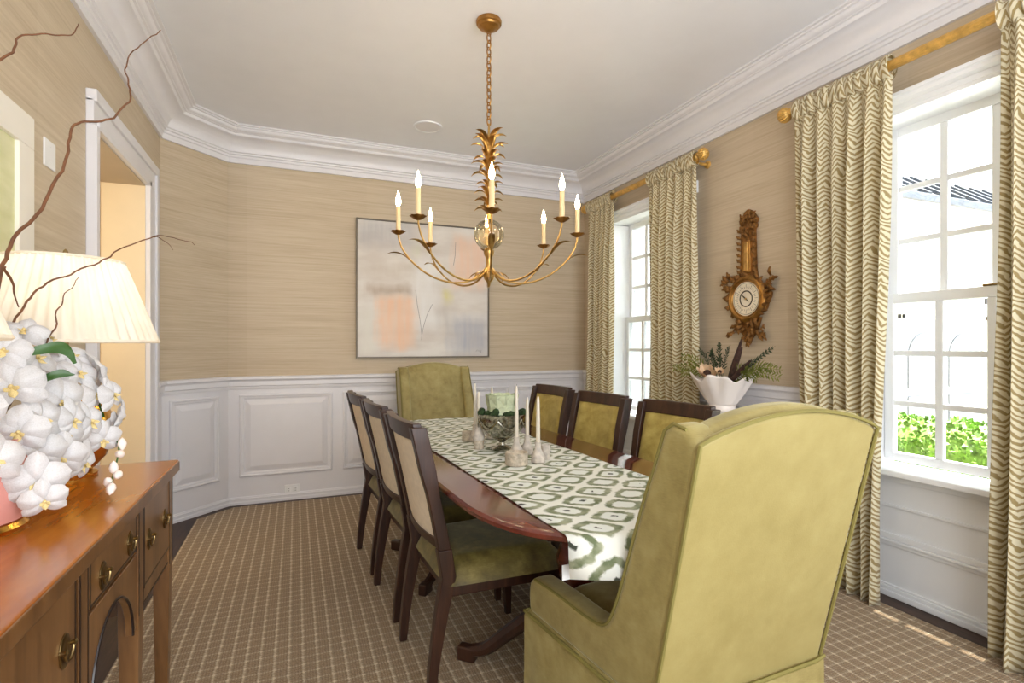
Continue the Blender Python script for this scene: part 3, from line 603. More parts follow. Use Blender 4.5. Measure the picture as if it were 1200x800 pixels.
# ------------------------------------------------------------------ dining chairs
def make_chair():
    r = empty('dining_chair')
    # back stile: foot -> seat -> top (y = fore/aft)
    ys = lambda z: (-0.062 + 0.062 * min(1, z / 0.42) ** 1.4) if z < 0.42 else -0.115 * ((z - 0.42) / 0.55) ** 1.15
    for s in (-1, 1):
        xs = lambda z: s * (0.205 + 0.006 * z)
        lowr = [((xs(z), ys(z), z), 0.016 + 0.004 * min(1, z / 0.4), 0.015 + 0.011 * min(1, z / 0.4)) for z in (0.0, 0.1, 0.2, 0.3, 0.42, 0.52)]
        MB().chain(lowr).build('back_leg', 'espresso', r, bevel=0.004)
        MB().chain([((xs(z), ys(z), z), 0.021, 0.022 if z < 0.80 else 0.028) for z in (0.52, 0.62, 0.72, 0.80, 0.801, 0.90, 0.955)]).build('stile', 'espresso', r, bevel=0.004)
        MB().chain([((s * 0.225, 0.425, 0.36), 0.021, 0.021), ((s * 0.225, 0.43, 0.20), 0.018, 0.018), ((s * 0.222, 0.432, 0.0), 0.013, 0.013)]).build('front_leg', 'espresso', r, bevel=0.003)
    bow = lambda u: -0.022 * (1 - (2 * u - 1) ** 2)
    def bar(z0, z1, hy, name):
        mb = MB(); n = 8; v = []
        for i in range(n + 1):
            u = i / n; x = -0.212 + 0.424 * u
            for dy, z in ((-hy, z0), (hy, z0), (hy, z1), (-hy, z1)): v.append((x, ys(z) + bow(u) + dy, z))
        f = [(4 * i + j, 4 * i + (j + 1) % 4, 4 * i + 4 + (j + 1) % 4, 4 * i + 4 + j) for i in range(n) for j in range(4)] + [(3, 2, 1, 0), (4 * n, 4 * n + 1, 4 * n + 2, 4 * n + 3)]
        mb.add(v, f).build(name, 'espresso', r, bevel=0.004)
    bar(0.905, 0.968, 0.016, 'top_rail'); bar(0.515, 0.550, 0.014, 'lower_back_rail')
    def pad(dy, bulge, name, mat):
        def fn(u, v):
            z = 0.548 + 0.360 * v; x = -0.186 + 0.372 * u
            e = min(1, min(u, 1 - u) * 9) * min(1, min(v, 1 - v) * 9); e = e ** 0.5
            return (x, ys(z) + bow(u) + dy + bulge * e, z)
        MB().grid(fn, 18, 18).build(name, mat, r)
    pad(0.006, 0.020, 'back_pad', 'velvet_panel'); pad(-0.008, -0.003, 'back_cover', 'cream_fabric')
    # seat: frame rails and a domed cushion
    trap = [(-0.215, 0.0), (0.215, 0.0), (0.245, 0.45), (-0.245, 0.45)]
    MB().prism(trap, 0.345, 0.395).build('seat_frame', 'espresso', r, bevel=0.005)
    def fn(u, v):
        y = -0.012 + 0.49 * v; hw = 0.235 + 0.035 * v; x = (2 * u - 1) * hw
        e = min(u, 1 - u); g = min(v, 1 - v); q = min(1, e * 7) ** 0.5; p_ = min(1, g * 8) ** 0.5
        return (x * (0.965 + 0.035 * p_), y, 0.390 + 0.078 * q * p_ + 0.012 * math.sin(math.pi * u) * math.sin(math.pi * v))
    MB().grid(fn, 22, 22).build('seat_cushion', 'velvet_green', r)
    def rim(h):                                       # the bulging edge of the cushion
        out = []
        for i in range(80):
            pass
        return out
    return r
base = make_chair()
def place_chair(first, top, theta, label, group):
    o = base if first else copy_tree(base)
    fx = Vector((math.cos(theta), math.sin(theta), 0))
    o.location = Vector((top[0], top[1], 0)) + fx * 0.112 + Vector((0, 0, 0.012)); o.rotation_euler = (0, 0, theta - R(90))
    tag(o, label, 'chair', group)
GL, GR = 'side chairs along the sideboard side of the table', 'side chairs along the window side of the table'
place_chair(True, (0.377, 2.03), R(3), 'dark wood chair with beige linen back, next to the arm of the skirted wingback', GL)
place_chair(False, (0.352, 2.60), R(4), 'dark wood chair with beige linen back, middle of the row facing the windows', GL)
place_chair(False, (0.322, 3.14), R(4), 'dark wood chair with beige linen back, closest to the white back-wall panels in its row', GL)
place_chair(False, (1.685, 2.045), R(188), 'dark framed gold velvet chair standing before the shell vase', GR)
place_chair(False, (1.622, 2.612), R(187), 'dark framed gold velvet chair in the middle of the window-side row', GR)
place_chair(False, (1.612, 3.215), R(185), 'dark framed gold velvet chair by the far window, closest to the back wall', GR)

# ------------------------------------------------------------------ wingback host chairs
def make_wing():
    r = empty('wingback_chair')
    yb = lambda z: 0.155 * (1 - max(0, (z - 0.37) / 0.66))        # outer back face, raked
    # backrest: arched slab following the rake
    n = 20; top = lambda u: 1.028 + 0.058 * math.cos((u - 0.5) * math.pi) ** 0.8
    def outer(u, z): return ((2 * u - 1) * 0.295, yb(z), z)
    v = []; f = []; rows = 10
    def slab(y0off, y1off, hw, zlo, name, mat, bev, puff=0.0, topadd=0.0):
        mb = MB(); V = []; F_ = []
        for side, off in ((0, y0off), (1, y1off)):
            for j in range(rows + 1):
                for i in range(n + 1):
                    u = i / n; z = zlo + (top(u) + topadd - zlo) * j / rows
                    b = puff * (math.sin(math.pi * u) ** 0.5) * (math.sin(math.pi * min(1, j / rows)) ** 0.5) if side else 0
                    V.append(((2 * u - 1) * hw, yb(z) + off + b, z))
        N = (n + 1) * (rows + 1); w1 = n + 1
        for j in range(rows):
            for i in range(n):
                a = j * w1 + i; F_.append((a, a + w1, a + w1 + 1, a + 1)); F_.append((N + a, N + a + 1, N + a + w1 + 1, N + a + w1))
        for i in range(n): F_.append((i, i + 1, N + i + 1, N + i)); a = rows * w1 + i; F_.append((a + 1, a, N + a, N + a + 1))
        for j in range(rows): a = j * w1; F_.append((a, N + a, N + a + w1, a + w1)); a = j * w1 + n; F_.append((a, a + w1, N + a + w1, N + a))
        mb.add(V, F_); return mb.build(name, mat, r, bevel=bev, seg=4)
    slab(0.0, 0.03, 0.296, 0.36, 'outside_back', 'velvet_back', 0.012)
    slab(0.028, 0.105, 0.262, 0.40, 'inside_back', 'velvet', 0.034, 0.03, 0.016)
    P = []
    for z in [0.37 + i * 0.066 for i in range(11)]: P.append((-0.297, yb(z) - 0.002, z))
    for i in range(1, n): u = i / n; P.append(((2 * u - 1) * 0.297, yb(top(u)) - 0.002, top(u) + 0.002))
    for z in [0.37 + i * 0.066 for i in range(10, -1, -1)]: P.append((0.297, yb(z) - 0.002, z))
    MB().tube(P, 0.005, 6).build('back_piping', 'piping', r)
    # wings running down into low arms
    pr = [(yb(1.03) + 0.002, 1.030), (0.045, 1.062), (0.085, 1.070), (0.115, 1.050), (0.135, 1.00)]
    c = catmull([(0.135, 1.0, 0), (0.19, 0.86, 0), (0.245, 0.70, 0), (0.290, 0.575, 0), (0.335, 0.505, 0), (0.42, 0.490, 0), (0.56, 0.492, 0), (0.69, 0.487, 0)], 5)
    pr += [(p.x, p.y) for p in c[1:]] + [(0.722, 0.470), (0.728, 0.43), (0.722, 0.365), (0.157, 0.365)] + [(yb(z) + 0.002, z) for z in (0.45, 0.6, 0.75, 0.9)]
    for s in (-1, 1):
        V = []; k = len(pr)
        flare = lambda y: 0.297 + 0.04 * max(0, (y - 0.15) / 0.57)
        for off in (0.0, -0.082):
            for y, z in pr: V.append((s * (flare(y) + off), y, z))
        F_ = [tuple(range(k)), tuple(range(2 * k - 1, k - 1, -1))] + [(i, k + i, k + (i + 1) % k, (i + 1) % k) for i in range(k)]
        wg = MB().add(V, F_).build('wing_arm', 'velvet', r, bevel=0.022, seg=4)
        ed = [(s * (flare(y) + 0.001), y, z) for y, z in ([(pr[0])] + pr[1:len(pr) - 5])]
        MB().tube([(s * (flare(y) - 0.006), y + 0.0, z - 0.006) for y, z in pr[1:4 + 36]], 0.0045, 6).build('wing_piping', 'piping', wg)
    # seat cushion
    def fn(u, v):
        y = 0.20 + 0.515 * v; hw = 0.225 + 0.035 * v; q = min(1, min(u, 1 - u) * 8) ** 0.5 * min(1, min(v, 1 - v) * 8) ** 0.5
        return ((2 * u - 1) * hw, y, 0.365 + 0.085 * q + 0.014 * math.sin(math.pi * u) * math.sin(math.pi * v))
    MB().grid(fn, 20, 20).build('seat_cushion', 'velvet', r)
    # skirted base with an inverted kick pleat near each corner
    tr = [(-0.299, 0.150), (0.299, 0.150), (0.339, 0.728), (-0.339, 0.728)]
    MB().prism(tr, 0.30, 0.372).build('seat_rail', 'velvet', r, bevel=0.01)
    cx, cy = 0, 0.44
    loop = []
    for (a, b) in zip(tr, tr[1:] + tr[:1]):
        for i in range(16):
            t_ = i / 16; x, y = a[0] + (b[0] - a[0]) * t_, a[1] + (b[1] - a[1]) * t_
            d = Vector((b[1] - a[1], -(b[0] - a[0]))).normalized(); wv = 0.004 * math.sin(t_ * 23 + a[0] * 9) - (0.010 if i in (0, 1) else 0)
            loop.append((x, y, d.x, d.y, wv))
    V = []; N = len(loop)
    for z, o_ in ((0.362, 0.004), (0.352, 0.010), (0.20, 0.014), (0.012, 0.022)):
        for x, y, dx, dy, wv in loop: kk = o_ + wv * (0.37 - z) * 2.5; V.append((x + dx * kk, y + dy * kk, z))
    F_ = [(j * N + i, j * N + (i + 1) % N, (j + 1) * N + (i + 1) % N, (j + 1) * N + i) for j in range(3) for i in range(N)]
    sk = MB().add(V, F_).build('skirt', 'velvet', r, angle=60)
    MB().tube([(x + dx * 0.008, y + dy * 0.008, 0.366) for x, y, dx, dy, _ in loop], 0.006, 6, closed=True).build('welt', 'piping', sk)
    for sx, yy in ((-0.26, 0.2), (0.26, 0.2), (-0.29, 0.68), (0.29, 0.68)):
        MB().chain([((sx, yy, 0.30), 0.022, 0.022), ((sx, yy, 0.0), 0.015, 0.015)]).build('leg', 'espresso', r)
    return r
wing = make_wing()
wing.location = (1.075, 0.885, 0.012); wing.rotation_euler = (0, 0, R(2.5))
tag(wing, 'big chartreuse velvet wingback chair with skirted base, facing the painting across the table', 'armchair', 'wingback chairs at the table ends')
wing2 = copy_tree(wing); wing2.location = (1.05, 4.36, 0.012); wing2.rotation_euler = (0, 0, R(182))
tag(wing2, 'chartreuse velvet wingback chair against the white panelling, its pale inner back showing', 'armchair', 'wingback chairs at the table ends')

# ------------------------------------------------------------------ sideboard
SB0, SB1, SBX, SBZ = 0.795, 1.885, -0.352, 0.90
sb = tag(empty('sideboard', ((XL + SBX) / 2, (SB0 + SB1) / 2, 0)), 'golden satinwood sideboard with arched kneehole and oval brass pulls', 'sideboard')
def sch(mb, name, mat, parent=None, **k):
    o = mb.build(name, mat, parent or sb, **k)
    if parent is None: o.matrix_parent_inverse = Matrix.Translation(sb.location).inverted()
    return o
sch(MB().box(XL + 0.02, SBX + 0.018, SB0 - 0.012, SB1 + 0.012, SBZ - 0.022, SBZ), 'top', 'satintop', bevel=0.004)
sch(MB().box(SBX + 0.006, SBX + 0.020, SB0 - 0.014, SB1 + 0.014, SBZ - 0.034, SBZ - 0.004), 'top_edge', 'walnut', bevel=0.003)
zt = SBZ - 0.022; YM = (SB0 + SB1) / 2
s2, s1 = 1.535, 1.160                             # inner stiles
carc = MB().box(XL + 0.03, SBX - 0.016, s2, SB1, 0.60, zt).box(XL + 0.03, SBX - 0.016, SB0, s1, 0.60, zt).box(XL + 0.03, SBX - 0.016, s1, s2, 0.752, zt)
sch(carc, 'carcass', 'walnut', smooth=False)
# far bay: a deep cupboard front, near bay the same, centre drawer
def front(name, y0, y1, z0, z1, handles):
    d = sch(MB().box(SBX - 0.016, SBX + 0.001, y0, y1, z0, z1), name, 'walnut', bevel=0.002)
    t = 0.004
    il = MB().box(SBX, SBX + 0.0018, y0 + 0.004, y1 - 0.004, z0 + 0.004, z0 + 0.004 + t).box(SBX, SBX + 0.0018, y0 + 0.004, y1 - 0.004, z1 - 0.004 - t, z1 - 0.004)
    il.box(SBX, SBX + 0.0018, y0 + 0.004, y0 + 0.004 + t, z0, z1).box(SBX, SBX + 0.0018, y1 - 0.004 - t, y1 - 0.004, z0, z1)
    o = il.build('string_inlay', 'inlay', d, smooth=False)
    for y, z in handles:
        mb = MB().lathe([(0.0, 0), (0.036, 0), (0.036, 0.002), (0.031, 0.004), (0.022, 0.003), (0.008, 0.004), (0, 0.005)], 28, TR((SBX + 0.0022, y, z)) @ ROT(R(90), 'Y') @ Matrix.Diagonal((1, 0.74, 1, 1)), cap=False)
        for s in (-1, 1): mb.lathe([(0.005, 0), (0.005, 0.010), (0.007, 0.013), (0, 0.017)], 10, TR((SBX + 0.002, y + s * 0.024, z + 0.006)) @ ROT(R(90), 'Y'), cap=False)
        ring_ = [(SBX + 0.011, y + 0.024 * math.cos(a), z + 0.006 + 0.026 * math.sin(a)) for a in [math.pi + math.pi * i / 14 for i in range(15)]]
        mb.tube(ring_, 0.0030, 6)
        mb.tube([(SBX + 0.004, y + 0.021 * math.cos(a), z + 0.029 * math.sin(a)) for a in [math.pi * 2 * i / 28 for i in range(28)]], 0.0022, 5, closed=True)
        ctr = Vector((SBX, y, z)); mb.v = [tuple(ctr + (Vector(q) - ctr) * 0.78) for q in mb.v]
        mb.build('bail_pull', 'brass', d)
    return d
front('cupboard_door', s2 + 0.030, SB1 - 0.022, 0.645, zt - 0.012, [(1.79, 0.752), (1.617, 0.752)])
front('cupboard_door', SB0 + 0.022, s1 - 0.030, 0.645, zt - 0.012, [(1.075, 0.752), (0.89, 0.752)])
front('drawer', s1 + 0.030, s2 - 0.030, 0.762, zt - 0.012, [(1.445, 0.80), (1.262, 0.80)])
for a, b in ((s2, SB1), (SB0, s1)):
    sch(MB().box(SBX - 0.016, SBX - 0.002, a, b, 0.60, 0.643), 'bottom_rail', 'walnut', bevel=0.002)
    sch(MB().box(SBX - 0.003, SBX - 0.0005, a, b, 0.604, 0.608), 'rail_stringing', 'inlay', smooth=False)
# arched apron under the drawer
ap = [(s1, 0.752), (s1, 0.575)]; n = 20
for i in range(n + 1):
    a = math.pi * (1 - i / n); ap.append((YM + 0.135 * math.cos(a), 0.575 + 0.135 * math.sin(a)))
ap += [(s2, 0.575), (s2, 0.752)]
TT = Matrix(((0, 0, 1, SBX - 0.016), (1, 0, 0, 0), (0, 1, 0, 0), (0, 0, 0, 1)))
sch(MB().prism(ap, 0, 0.015, TT), 'arched_apron', 'walnut', bevel=0.002)
arch = [(SBX, YM + 0.137 * math.cos(math.pi * i / 24), 0.575 + 0.137 * math.sin(math.pi * i / 24)) for i in range(25)]
sch(MB().tube(arch, 0.003, 6), 'arch_stringing', 'inlay')
for (y, x) in [(SB1 - 0.020, SBX), (SB0 + 0.020, SBX), (s2, SBX), (s1, SBX), (SB1 - 0.020, XL + 0.055), (SB0 + 0.020, XL + 0.055)]:
    fx = x - 0.019 if x == SBX else x
    lg = sch(MB().chain([((fx, y, zt - 0.001), 0.0215, 0.022), ((fx, y, 0.60), 0.0215, 0.022), ((fx, y, 0.10), 0.014, 0.014), ((fx, y, 0.012 if fx > -0.66 else 0.0), 0.011, 0.011)]), 'leg', 'walnut', bevel=0.002)
    MB().chain([((fx, y, 0.105), 0.0150, 0.0150), ((fx, y, 0.098), 0.0148, 0.0148)]).build('cuff_band', 'inlay', lg)
    if x == SBX:
        for s in (-1, 1): MB().box(SBX + 0.0025, SBX + 0.0035, y + s * 0.019 - 0.0022, y + s * 0.019 + 0.0022, 0.60, zt - 0.003).build('leg_stringing', 'inlay', lg)

# ------------------------------------------------------------------ table lamps
def make_lamp():
    r = empty('table_lamp')
    bd = MB().lathe([(0.055, 0.0), (0.068, 0.0), (0.070, 0.008), (0.064, 0.012), (0.056, 0.016)], 40).build('foot_ring', 'gold', r)
    MB().lathe([(0.055, 0.014), (0.062, 0.02), (0.088, 0.05), (0.104, 0.09), (0.108, 0.125), (0.100, 0.165), (0.078, 0.20), (0.045, 0.222), (0.030, 0.235), (0.026, 0.255), (0.032, 0.262), (0.018, 0.270), (0.010, 0.28)], 40).build('urn_body', 'gold', r)
    MB().lathe([(0.007, 0.27), (0.007, 0.40), (0.014, 0.405), (0.014, 0.44), (0.004, 0.445), (0.003, 0.585), (0.009, 0.592), (0.005, 0.605), (0, 0.61)], 14).build('stem', 'brass', r)
    sh = empty('lamp_shade', parent=r)
    N = 360; r0, r1, z0, z1 = 0.208, 0.128, 0.362, 0.578
    def pl(a): return 0.0040 * math.sin(a * 48)
    V = []; F_ = []
    for j in range(7):
        t_ = j / 6; rr = r0 + (r1 - r0) * t_; zz = z0 + (z1 - z0) * t_
        for i in range(N): a = 2 * math.pi * i / N; q = rr + pl(a) * (0.7 + 0.3 * rr / r0); V.append((q * math.cos(a), q * math.sin(a), zz))
    for j in range(6):
        for i in range(N): F_.append((j * N + i, j * N + (i + 1) % N, (j + 1) * N + (i + 1) % N, (j + 1) * N + i))
    bpy.data.objects.remove(sh)
    so = MB().add(V, F_).build('lamp_shade', 'shade', r, angle=80)
    for rr, zz, nm in ((r0, z0, 'lower_binding'), (r1, z1, 'upper_binding')):
        MB().tube([(rr * math.cos(2 * math.pi * i / 64), rr * math.sin(2 * math.pi * i / 64), zz) for i in range(64)], 0.0045, 6, closed=True).build(nm, 'shade', so)
    MB().lathe([(0.0, 0.445), (0.02, 0.455), (0.030, 0.485), (0.022, 0.515), (0, 0.525)], 16, cap=False).build('bulb', emit('lamp_bulb', (1, 0.8, 0.52, 1), 6.0), r)
    for k in range(3): a = 2.1 * k; MB().tube([(0.003, 0, 0.583), (r1 * math.cos(a), r1 * math.sin(a), z1)], 0.002, 5).build('shade_spider', 'brass', r)
    return r
lamp = make_lamp(); lamp.location = (-0.572, 1.765, SBZ)
tag(lamp, 'gold urn lamp with pleated white shade at the doorway end of the sideboard', 'lamp', 'pair of sideboard lamps')
lamp2 = copy_tree(lamp); lamp2.location = (-0.575, 0.905, SBZ + 0.006)
lamp2.location.z = SBZ
tag(lamp2, 'matching pleated gold lamp at the sideboard end away from the doorway', 'lamp', 'pair of sideboard lamps')
for l in (lamp, lamp2): light('lamp_glow', 'POINT', l.location + Vector((0, 0, 0.485)), 1.6, (1, 0.95, 0.86), shadow_soft_size=0.035)

# ------------------------------------------------------------------ orchid arrangement
orch = tag(empty('orchid_arrangement', (-0.58, 1.30, SBZ)), 'cascading white orchids with curly willow branches in a rose pot', 'flowers')
OI = Matrix.Translation(orch.location).inverted()
def och(mb, name, mat, parent=None, **k):
    o = mb.build(name, mat, parent or orch, **k)
    if parent is None: o.matrix_parent_inverse = OI
    return o
PT = TR((-0.58, 1.30, SBZ))
pot = och(MB().lathe([(0.072, 0.012), (0.090, 0.02), (0.100, 0.06), (0.102, 0.10), (0.096, 0.14), (0.086, 0.165), (0.088, 0.172), (0.080, 0.172), (0.070, 0.15), (0, 0.148)], 36, PT, cap=False), 'pot', 'pinkpot')
och(MB().lathe([(0.0, 0.0), (0.094, 0.0), (0.097, 0.008), (0.090, 0.016), (0.074, 0.018)], 36, PT, cap=False), 'pot_base', 'gold')
# petals
def petal_grid(L, W_, cup, tip, base=0.25, nu=8, nv=8):
    def fn(u, v):
        x = (2 * u - 1); wv = W_ * (base + (1 - base) * math.sin(math.pi * min(1, v ** 0.8)) ** 0.7) * (1 if v < 0.9 else math.sqrt(max(0, 1 - ((v - 0.9) / 0.1) ** 2)))
        return (x * wv * 0.5, v * L, cup * (v * (1 - v) * 4) * 0.5 + tip * v * v - 0.30 * wv * (x * x) + 0.05 * wv * math.exp(-30 * x * x) + 0.02 * L * math.sin(7 * v + 3 * x))
    return fn
fm = MB()
for a, L_, W_, tip, z_ in ((90, 0.58, 0.40, -0.10, 0.0), (218, 0.56, 0.38, -0.10, 0.0), (322, 0.56, 0.38, -0.10, 0.0), (14, 0.54, 0.60, -0.08, 0.035), (166, 0.54, 0.60, -0.08, 0.035)):
    fm.grid(petal_grid(L_, W_, 0.20, tip), 8, 8, T=TR((0, 0, z_)) @ ROT(R(a - 90), 'Z'))
flower_me = fm.mesh('orchid_flower', 'petal', angle=80)
lm = MB()
for a, L_, W_, tip in ((270, 0.22, 0.16, 0.08), (215, 0.13, 0.11, 0.12), (325, 0.13, 0.11, 0.12)): lm.grid(petal_grid(L_, W_, 0.05, tip), 5, 5, T=TR((0, 0, 0.05)) @ ROT(R(a - 90), 'Z'))
lm.lathe([(0, 0.03), (0.035, 0.05), (0.04, 0.09), (0.02, 0.13), (0, 0.135)], 10, cap=False)
lip_me = lm.mesh('orchid_lip', 'lip', angle=80)
FL = [[-0.509, 1.309, 1.171, 0.095], [-0.504, 1.394, 1.223, 0.089], [-0.472, 1.424, 1.13, 0.101], [-0.478, 1.34, 1.101, 0.099], [-0.46, 1.397, 1.064, 0.09], [-0.435, 1.474, 1.078, 0.085], [-0.465, 1.507, 1.187, 0.083], [-0.442, 1.563, 1.186, 0.083], [-0.413, 1.551, 1.132, 0.078], [-0.402, 1.568, 1.076, 0.067], [-0.478, 1.329, 1.038, 0.091], [-0.455, 1.266, 0.992, 0.09], [-0.441, 1.454, 0.989, 0.084], [-0.455, 1.374, 1.019, 0.082], [-0.441, 1.26, 0.958, 0.065], [-0.515, 1.484, 1.263, 0.084], [-0.524, 1.402, 1.28, 0.071], [-0.443, 1.52, 1.136, 0.08], [-0.497, 1.456, 1.181, 0.082], [-0.495, 1.304, 1.085, 0.082], [-0.487, 1.538, 1.224, 0.076], [-0.42, 1.511, 1.03, 0.072], [-0.521, 1.314, 1.242, 0.072], [-0.448, 1.414, 1.09, 0.081], [-0.421, 1.576, 1.051, 0.063]]
# blooms turned to the wall and to the other end of the pot
FL += [[-0.60, 1.16, 1.20, 0.09], [-0.52, 1.18, 1.14, 0.09], [-0.66, 1.24, 1.26, 0.085], [-0.49, 1.20, 1.05, 0.085], [-0.70, 1.32, 1.20, 0.085], [-0.66, 1.42, 1.24, 0.085], [-0.58, 1.46, 1.29, 0.08], [-0.60, 1.28, 1.31, 0.09], [-0.56, 1.53, 1.20, 0.08]]
rnd = random.Random(4)
CEN = Vector((-0.62, 1.50, 1.06))
heads = []
for (x, y, z, d) in FL:
    p = Vector((x, y, z)); out = (p - Vector((-0.60, 1.42, 1.05))); out.z *= 0.5; out.normalize()
    view = (Vector((0.25, 0.15, 1.2)) - p).normalized()
    nrm = (out * 0.7 + view * 0.55 + Vector((rnd.uniform(-.45, .45), rnd.uniform(-.45, .45), rnd.uniform(-.3, .2)))).normalized()
    upv = (Vector((rnd.uniform(-.25, .25), rnd.uniform(-.25, .25), 1)) - nrm * nrm.z).normalized(); xv = upv.cross(nrm).normalized(); upv = nrm.cross(xv)
    rot = Matrix((xv, upv, nrm)).transposed().to_4x4()
    T = OI @ TR(p) @ rot @ Matrix.Diagonal((d * 1.12, d * 1.12, d * 1.12, 1))
    fo = inst(flower_me, 'flower', orch, T); lo = inst(lip_me, 'lip', fo, Matrix.Identity(4)); heads.append(p)
# flower spikes linking the blooms to the pot
root = Vector((-0.58, 1.31, 1.06))
for idx in ([18, 2, 4, 13, 10, 11, 14], [1, 6, 7, 8, 9], [15, 20, 17, 5, 21, 12], [22, 0, 19], [32, 16]):
    P = [root] + [heads[i] - Vector((0.035, -0.01, 0.0)) for i in idx]
    och(MB().tube(catmull(P, 5), 0.0028, 6), 'flower_spike', 'leaf')
bud_me = MB().lathe([(0, -0.016), (0.008, -0.008), (0.010, 0.0), (0.007, 0.010), (0, 0.017)], 10, cap=False).mesh('bud', 'bud')
for i, b in enumerate([[-0.396, 1.501, 0.964], [-0.401, 1.481, 0.935], [-0.389, 1.52, 0.992], [-0.387, 1.497, 0.948], [-0.389, 1.456, 0.926], [-0.387, 1.53, 1.014]]):
    inst(bud_me, 'bud', orch, OI @ TR(b) @ ROT(0.6 * i, 'X') @ ROT(0.9 * i, 'Z'))
och(MB().tube(catmull([(-0.425, 1.56, 1.05), (-0.392, 1.525, 1.01), (-0.395, 1.50, 0.955), (-0.391, 1.458, 0.922)], 5), 0.002, 6), 'bud_spike', 'leaf')
def strap_leaf(pts, w_):
    P = catmull(pts, 5); n = len(P) - 1; side = Vector((0.25, 0.35, 0.9)).normalized()
    def fn(u, v): q = P[round(v * n)]; k = w_ * (math.sin(math.pi * min(0.97, 0.12 + 0.88 * v)) ** 0.6); return tuple(q + side * (u - 0.5) * k + Vector((0.004, 0.004, 0)) * (1 - (2 * u - 1) ** 2))
    och(MB().grid(fn, 4, n), 'leaf', 'leaf')
strap_leaf([(-0.50, 1.33, 1.235), (-0.475, 1.345, 1.243), (-0.450, 1.350, 1.247), (-0.432, 1.350, 1.237), (-0.424, 1.350, 1.215)], 0.026)
strap_leaf([(-0.49, 1.345, 1.175), (-0.462, 1.345, 1.188), (-0.446, 1.352, 1.193), (-0.430, 1.36, 1.190)], 0.022)
for P, r0 in (([(-0.575, 1.31, 1.06), (-0.555, 1.33, 1.25), [-0.536, 1.353, 1.407], [-0.523, 1.369, 1.474], [-0.491, 1.388, 1.534], [-0.467, 1.433, 1.649], [-0.467, 1.465, 1.732], [-0.452, 1.48, 1.757], [-0.409, 1.517, 1.784], [-0.377, 1.536, 1.838], [-0.379, 1.559, 1.879], [-0.394, 1.587, 1.931], [-0.383, 1.614, 2.001], [-0.332, 1.648, 2.085]], 0.0042),
              ([(-0.59, 1.30, 1.06), (-0.62, 1.29, 1.35), (-0.60, 1.31, 1.58), [-0.578, 1.316, 1.726], [-0.544, 1.356, 1.814], [-0.531, 1.383, 1.851], [-0.537, 1.407, 1.889], [-0.53, 1.426, 1.908], [-0.493, 1.443, 1.925], [-0.465, 1.464, 1.945], [-0.457, 1.483, 1.98]], 0.0036),
              ([(-0.57, 1.32, 1.06), (-0.555, 1.38, 1.22), [-0.539, 1.429, 1.322], [-0.519, 1.475, 1.382], [-0.468, 1.509, 1.421], [-0.421, 1.543, 1.461], [-0.402, 1.568, 1.485], [-0.339, 1.607, 1.529], [-0.313, 1.618, 1.537], [-0.284, 1.639, 1.534], [-0.256, 1.66, 1.524]], 0.0028),
              ([[-0.339, 1.607, 1.529], [-0.315, 1.608, 1.52], [-0.297, 1.612, 1.499]], 0.0014),
              ([(-0.565, 1.325, 1.06), (-0.52, 1.41, 1.18), [-0.496, 1.445, 1.269], [-0.487, 1.463, 1.325], [-0.479, 1.47, 1.358], [-0.457, 1.483, 1.405]], 0.0026),
              ([[-0.536, 1.353, 1.407], [-0.535, 1.385, 1.372], [-0.534, 1.406, 1.33]], 0.003)):
    Q = catmull(P, 6); n = len(Q)
    for i in range(1, n - 1): Q[i] = Q[i] + Vector((noise.noise(Q[i] * 40), noise.noise(Q[i] * 40 + Vector((5, 0, 0))), noise.noise(Q[i] * 40 + Vector((0, 9, 0))))) * 0.006
    och(MB().tube(Q, [r0 * (1 - 0.72 * i / n) for i in range(n)], 7), 'willow_branch', 'willow')

# ------------------------------------------------------------------ things on the left wall
pf = tag(empty('framed_print', (XL, 1.97, 1.66)), 'wide white framed pale green print on the papered wall above the lamps', 'picture')
def pch(mb, name, mat, **k): return mb.build(name, mat, pf, **k)
fw, fh, t = 0.37, 0.38, 0.11
pch(MB().box(0, 0.025, -fw, fw, fh - t, fh).box(0, 0.025, -fw, fw, -fh, -fh + t).box(0, 0.025, -fw, -fw + t, -fh + t, fh - t).box(0, 0.025, fw - t, fw, -fh + t, fh - t), 'frame', 'matboard', bevel=0.003)
po = MB().box(-(fw - t), fw - t, 0, 0.006, -(fh - t), fh - t).build('print', 'wallpicture', pf); po.rotation_euler = (0, 0, R(90)); po.location = (0.012, 0, 0)
sw = tag(empty('wall_plate', (XL, 2.523, 1.975)), 'small white blank cover plate high on the papered wall', 'wall plate')
MB().box(0, 0.006, -0.049, 0.049, -0.052, 0.052).build('plate', 'plastic', sw, bevel=0.002)
for s in (-1, 1): MB().lathe([(0.003, 0), (0.003, 0.0015), (0, 0.002)], 10, TR((0.006, 0, s * 0.03)) @ ROT(R(90), 'Y'), cap=False).build('screw', 'plastic', sw)
# outlet on the back wall base
ou = tag(empty('electrical_outlet', (-0.03, YB - 0.010, 0.082)), 'white duplex electrical outlet low on the panelled back wall', 'outlet')
MB().box(-0.058, 0.058, -0.007, 0, -0.040, 0.040).build('cover_plate', 'plastic', ou, bevel=0.003)
for s in (-1, 1):
    MB().box(s * 0.026 - 0.017, s * 0.026 + 0.017, -0.010, -0.006, -0.022, 0.022).build('receptacle', 'plastic', ou, bevel=0.003)
    for q in (-1, 1): MB().box(s * 0.026 - 0.006, s * 0.026 + 0.006, -0.0108, -0.0098, q * 0.008 - 0.0015, q * 0.008 + 0.0015).build('slot', 'slot', ou)
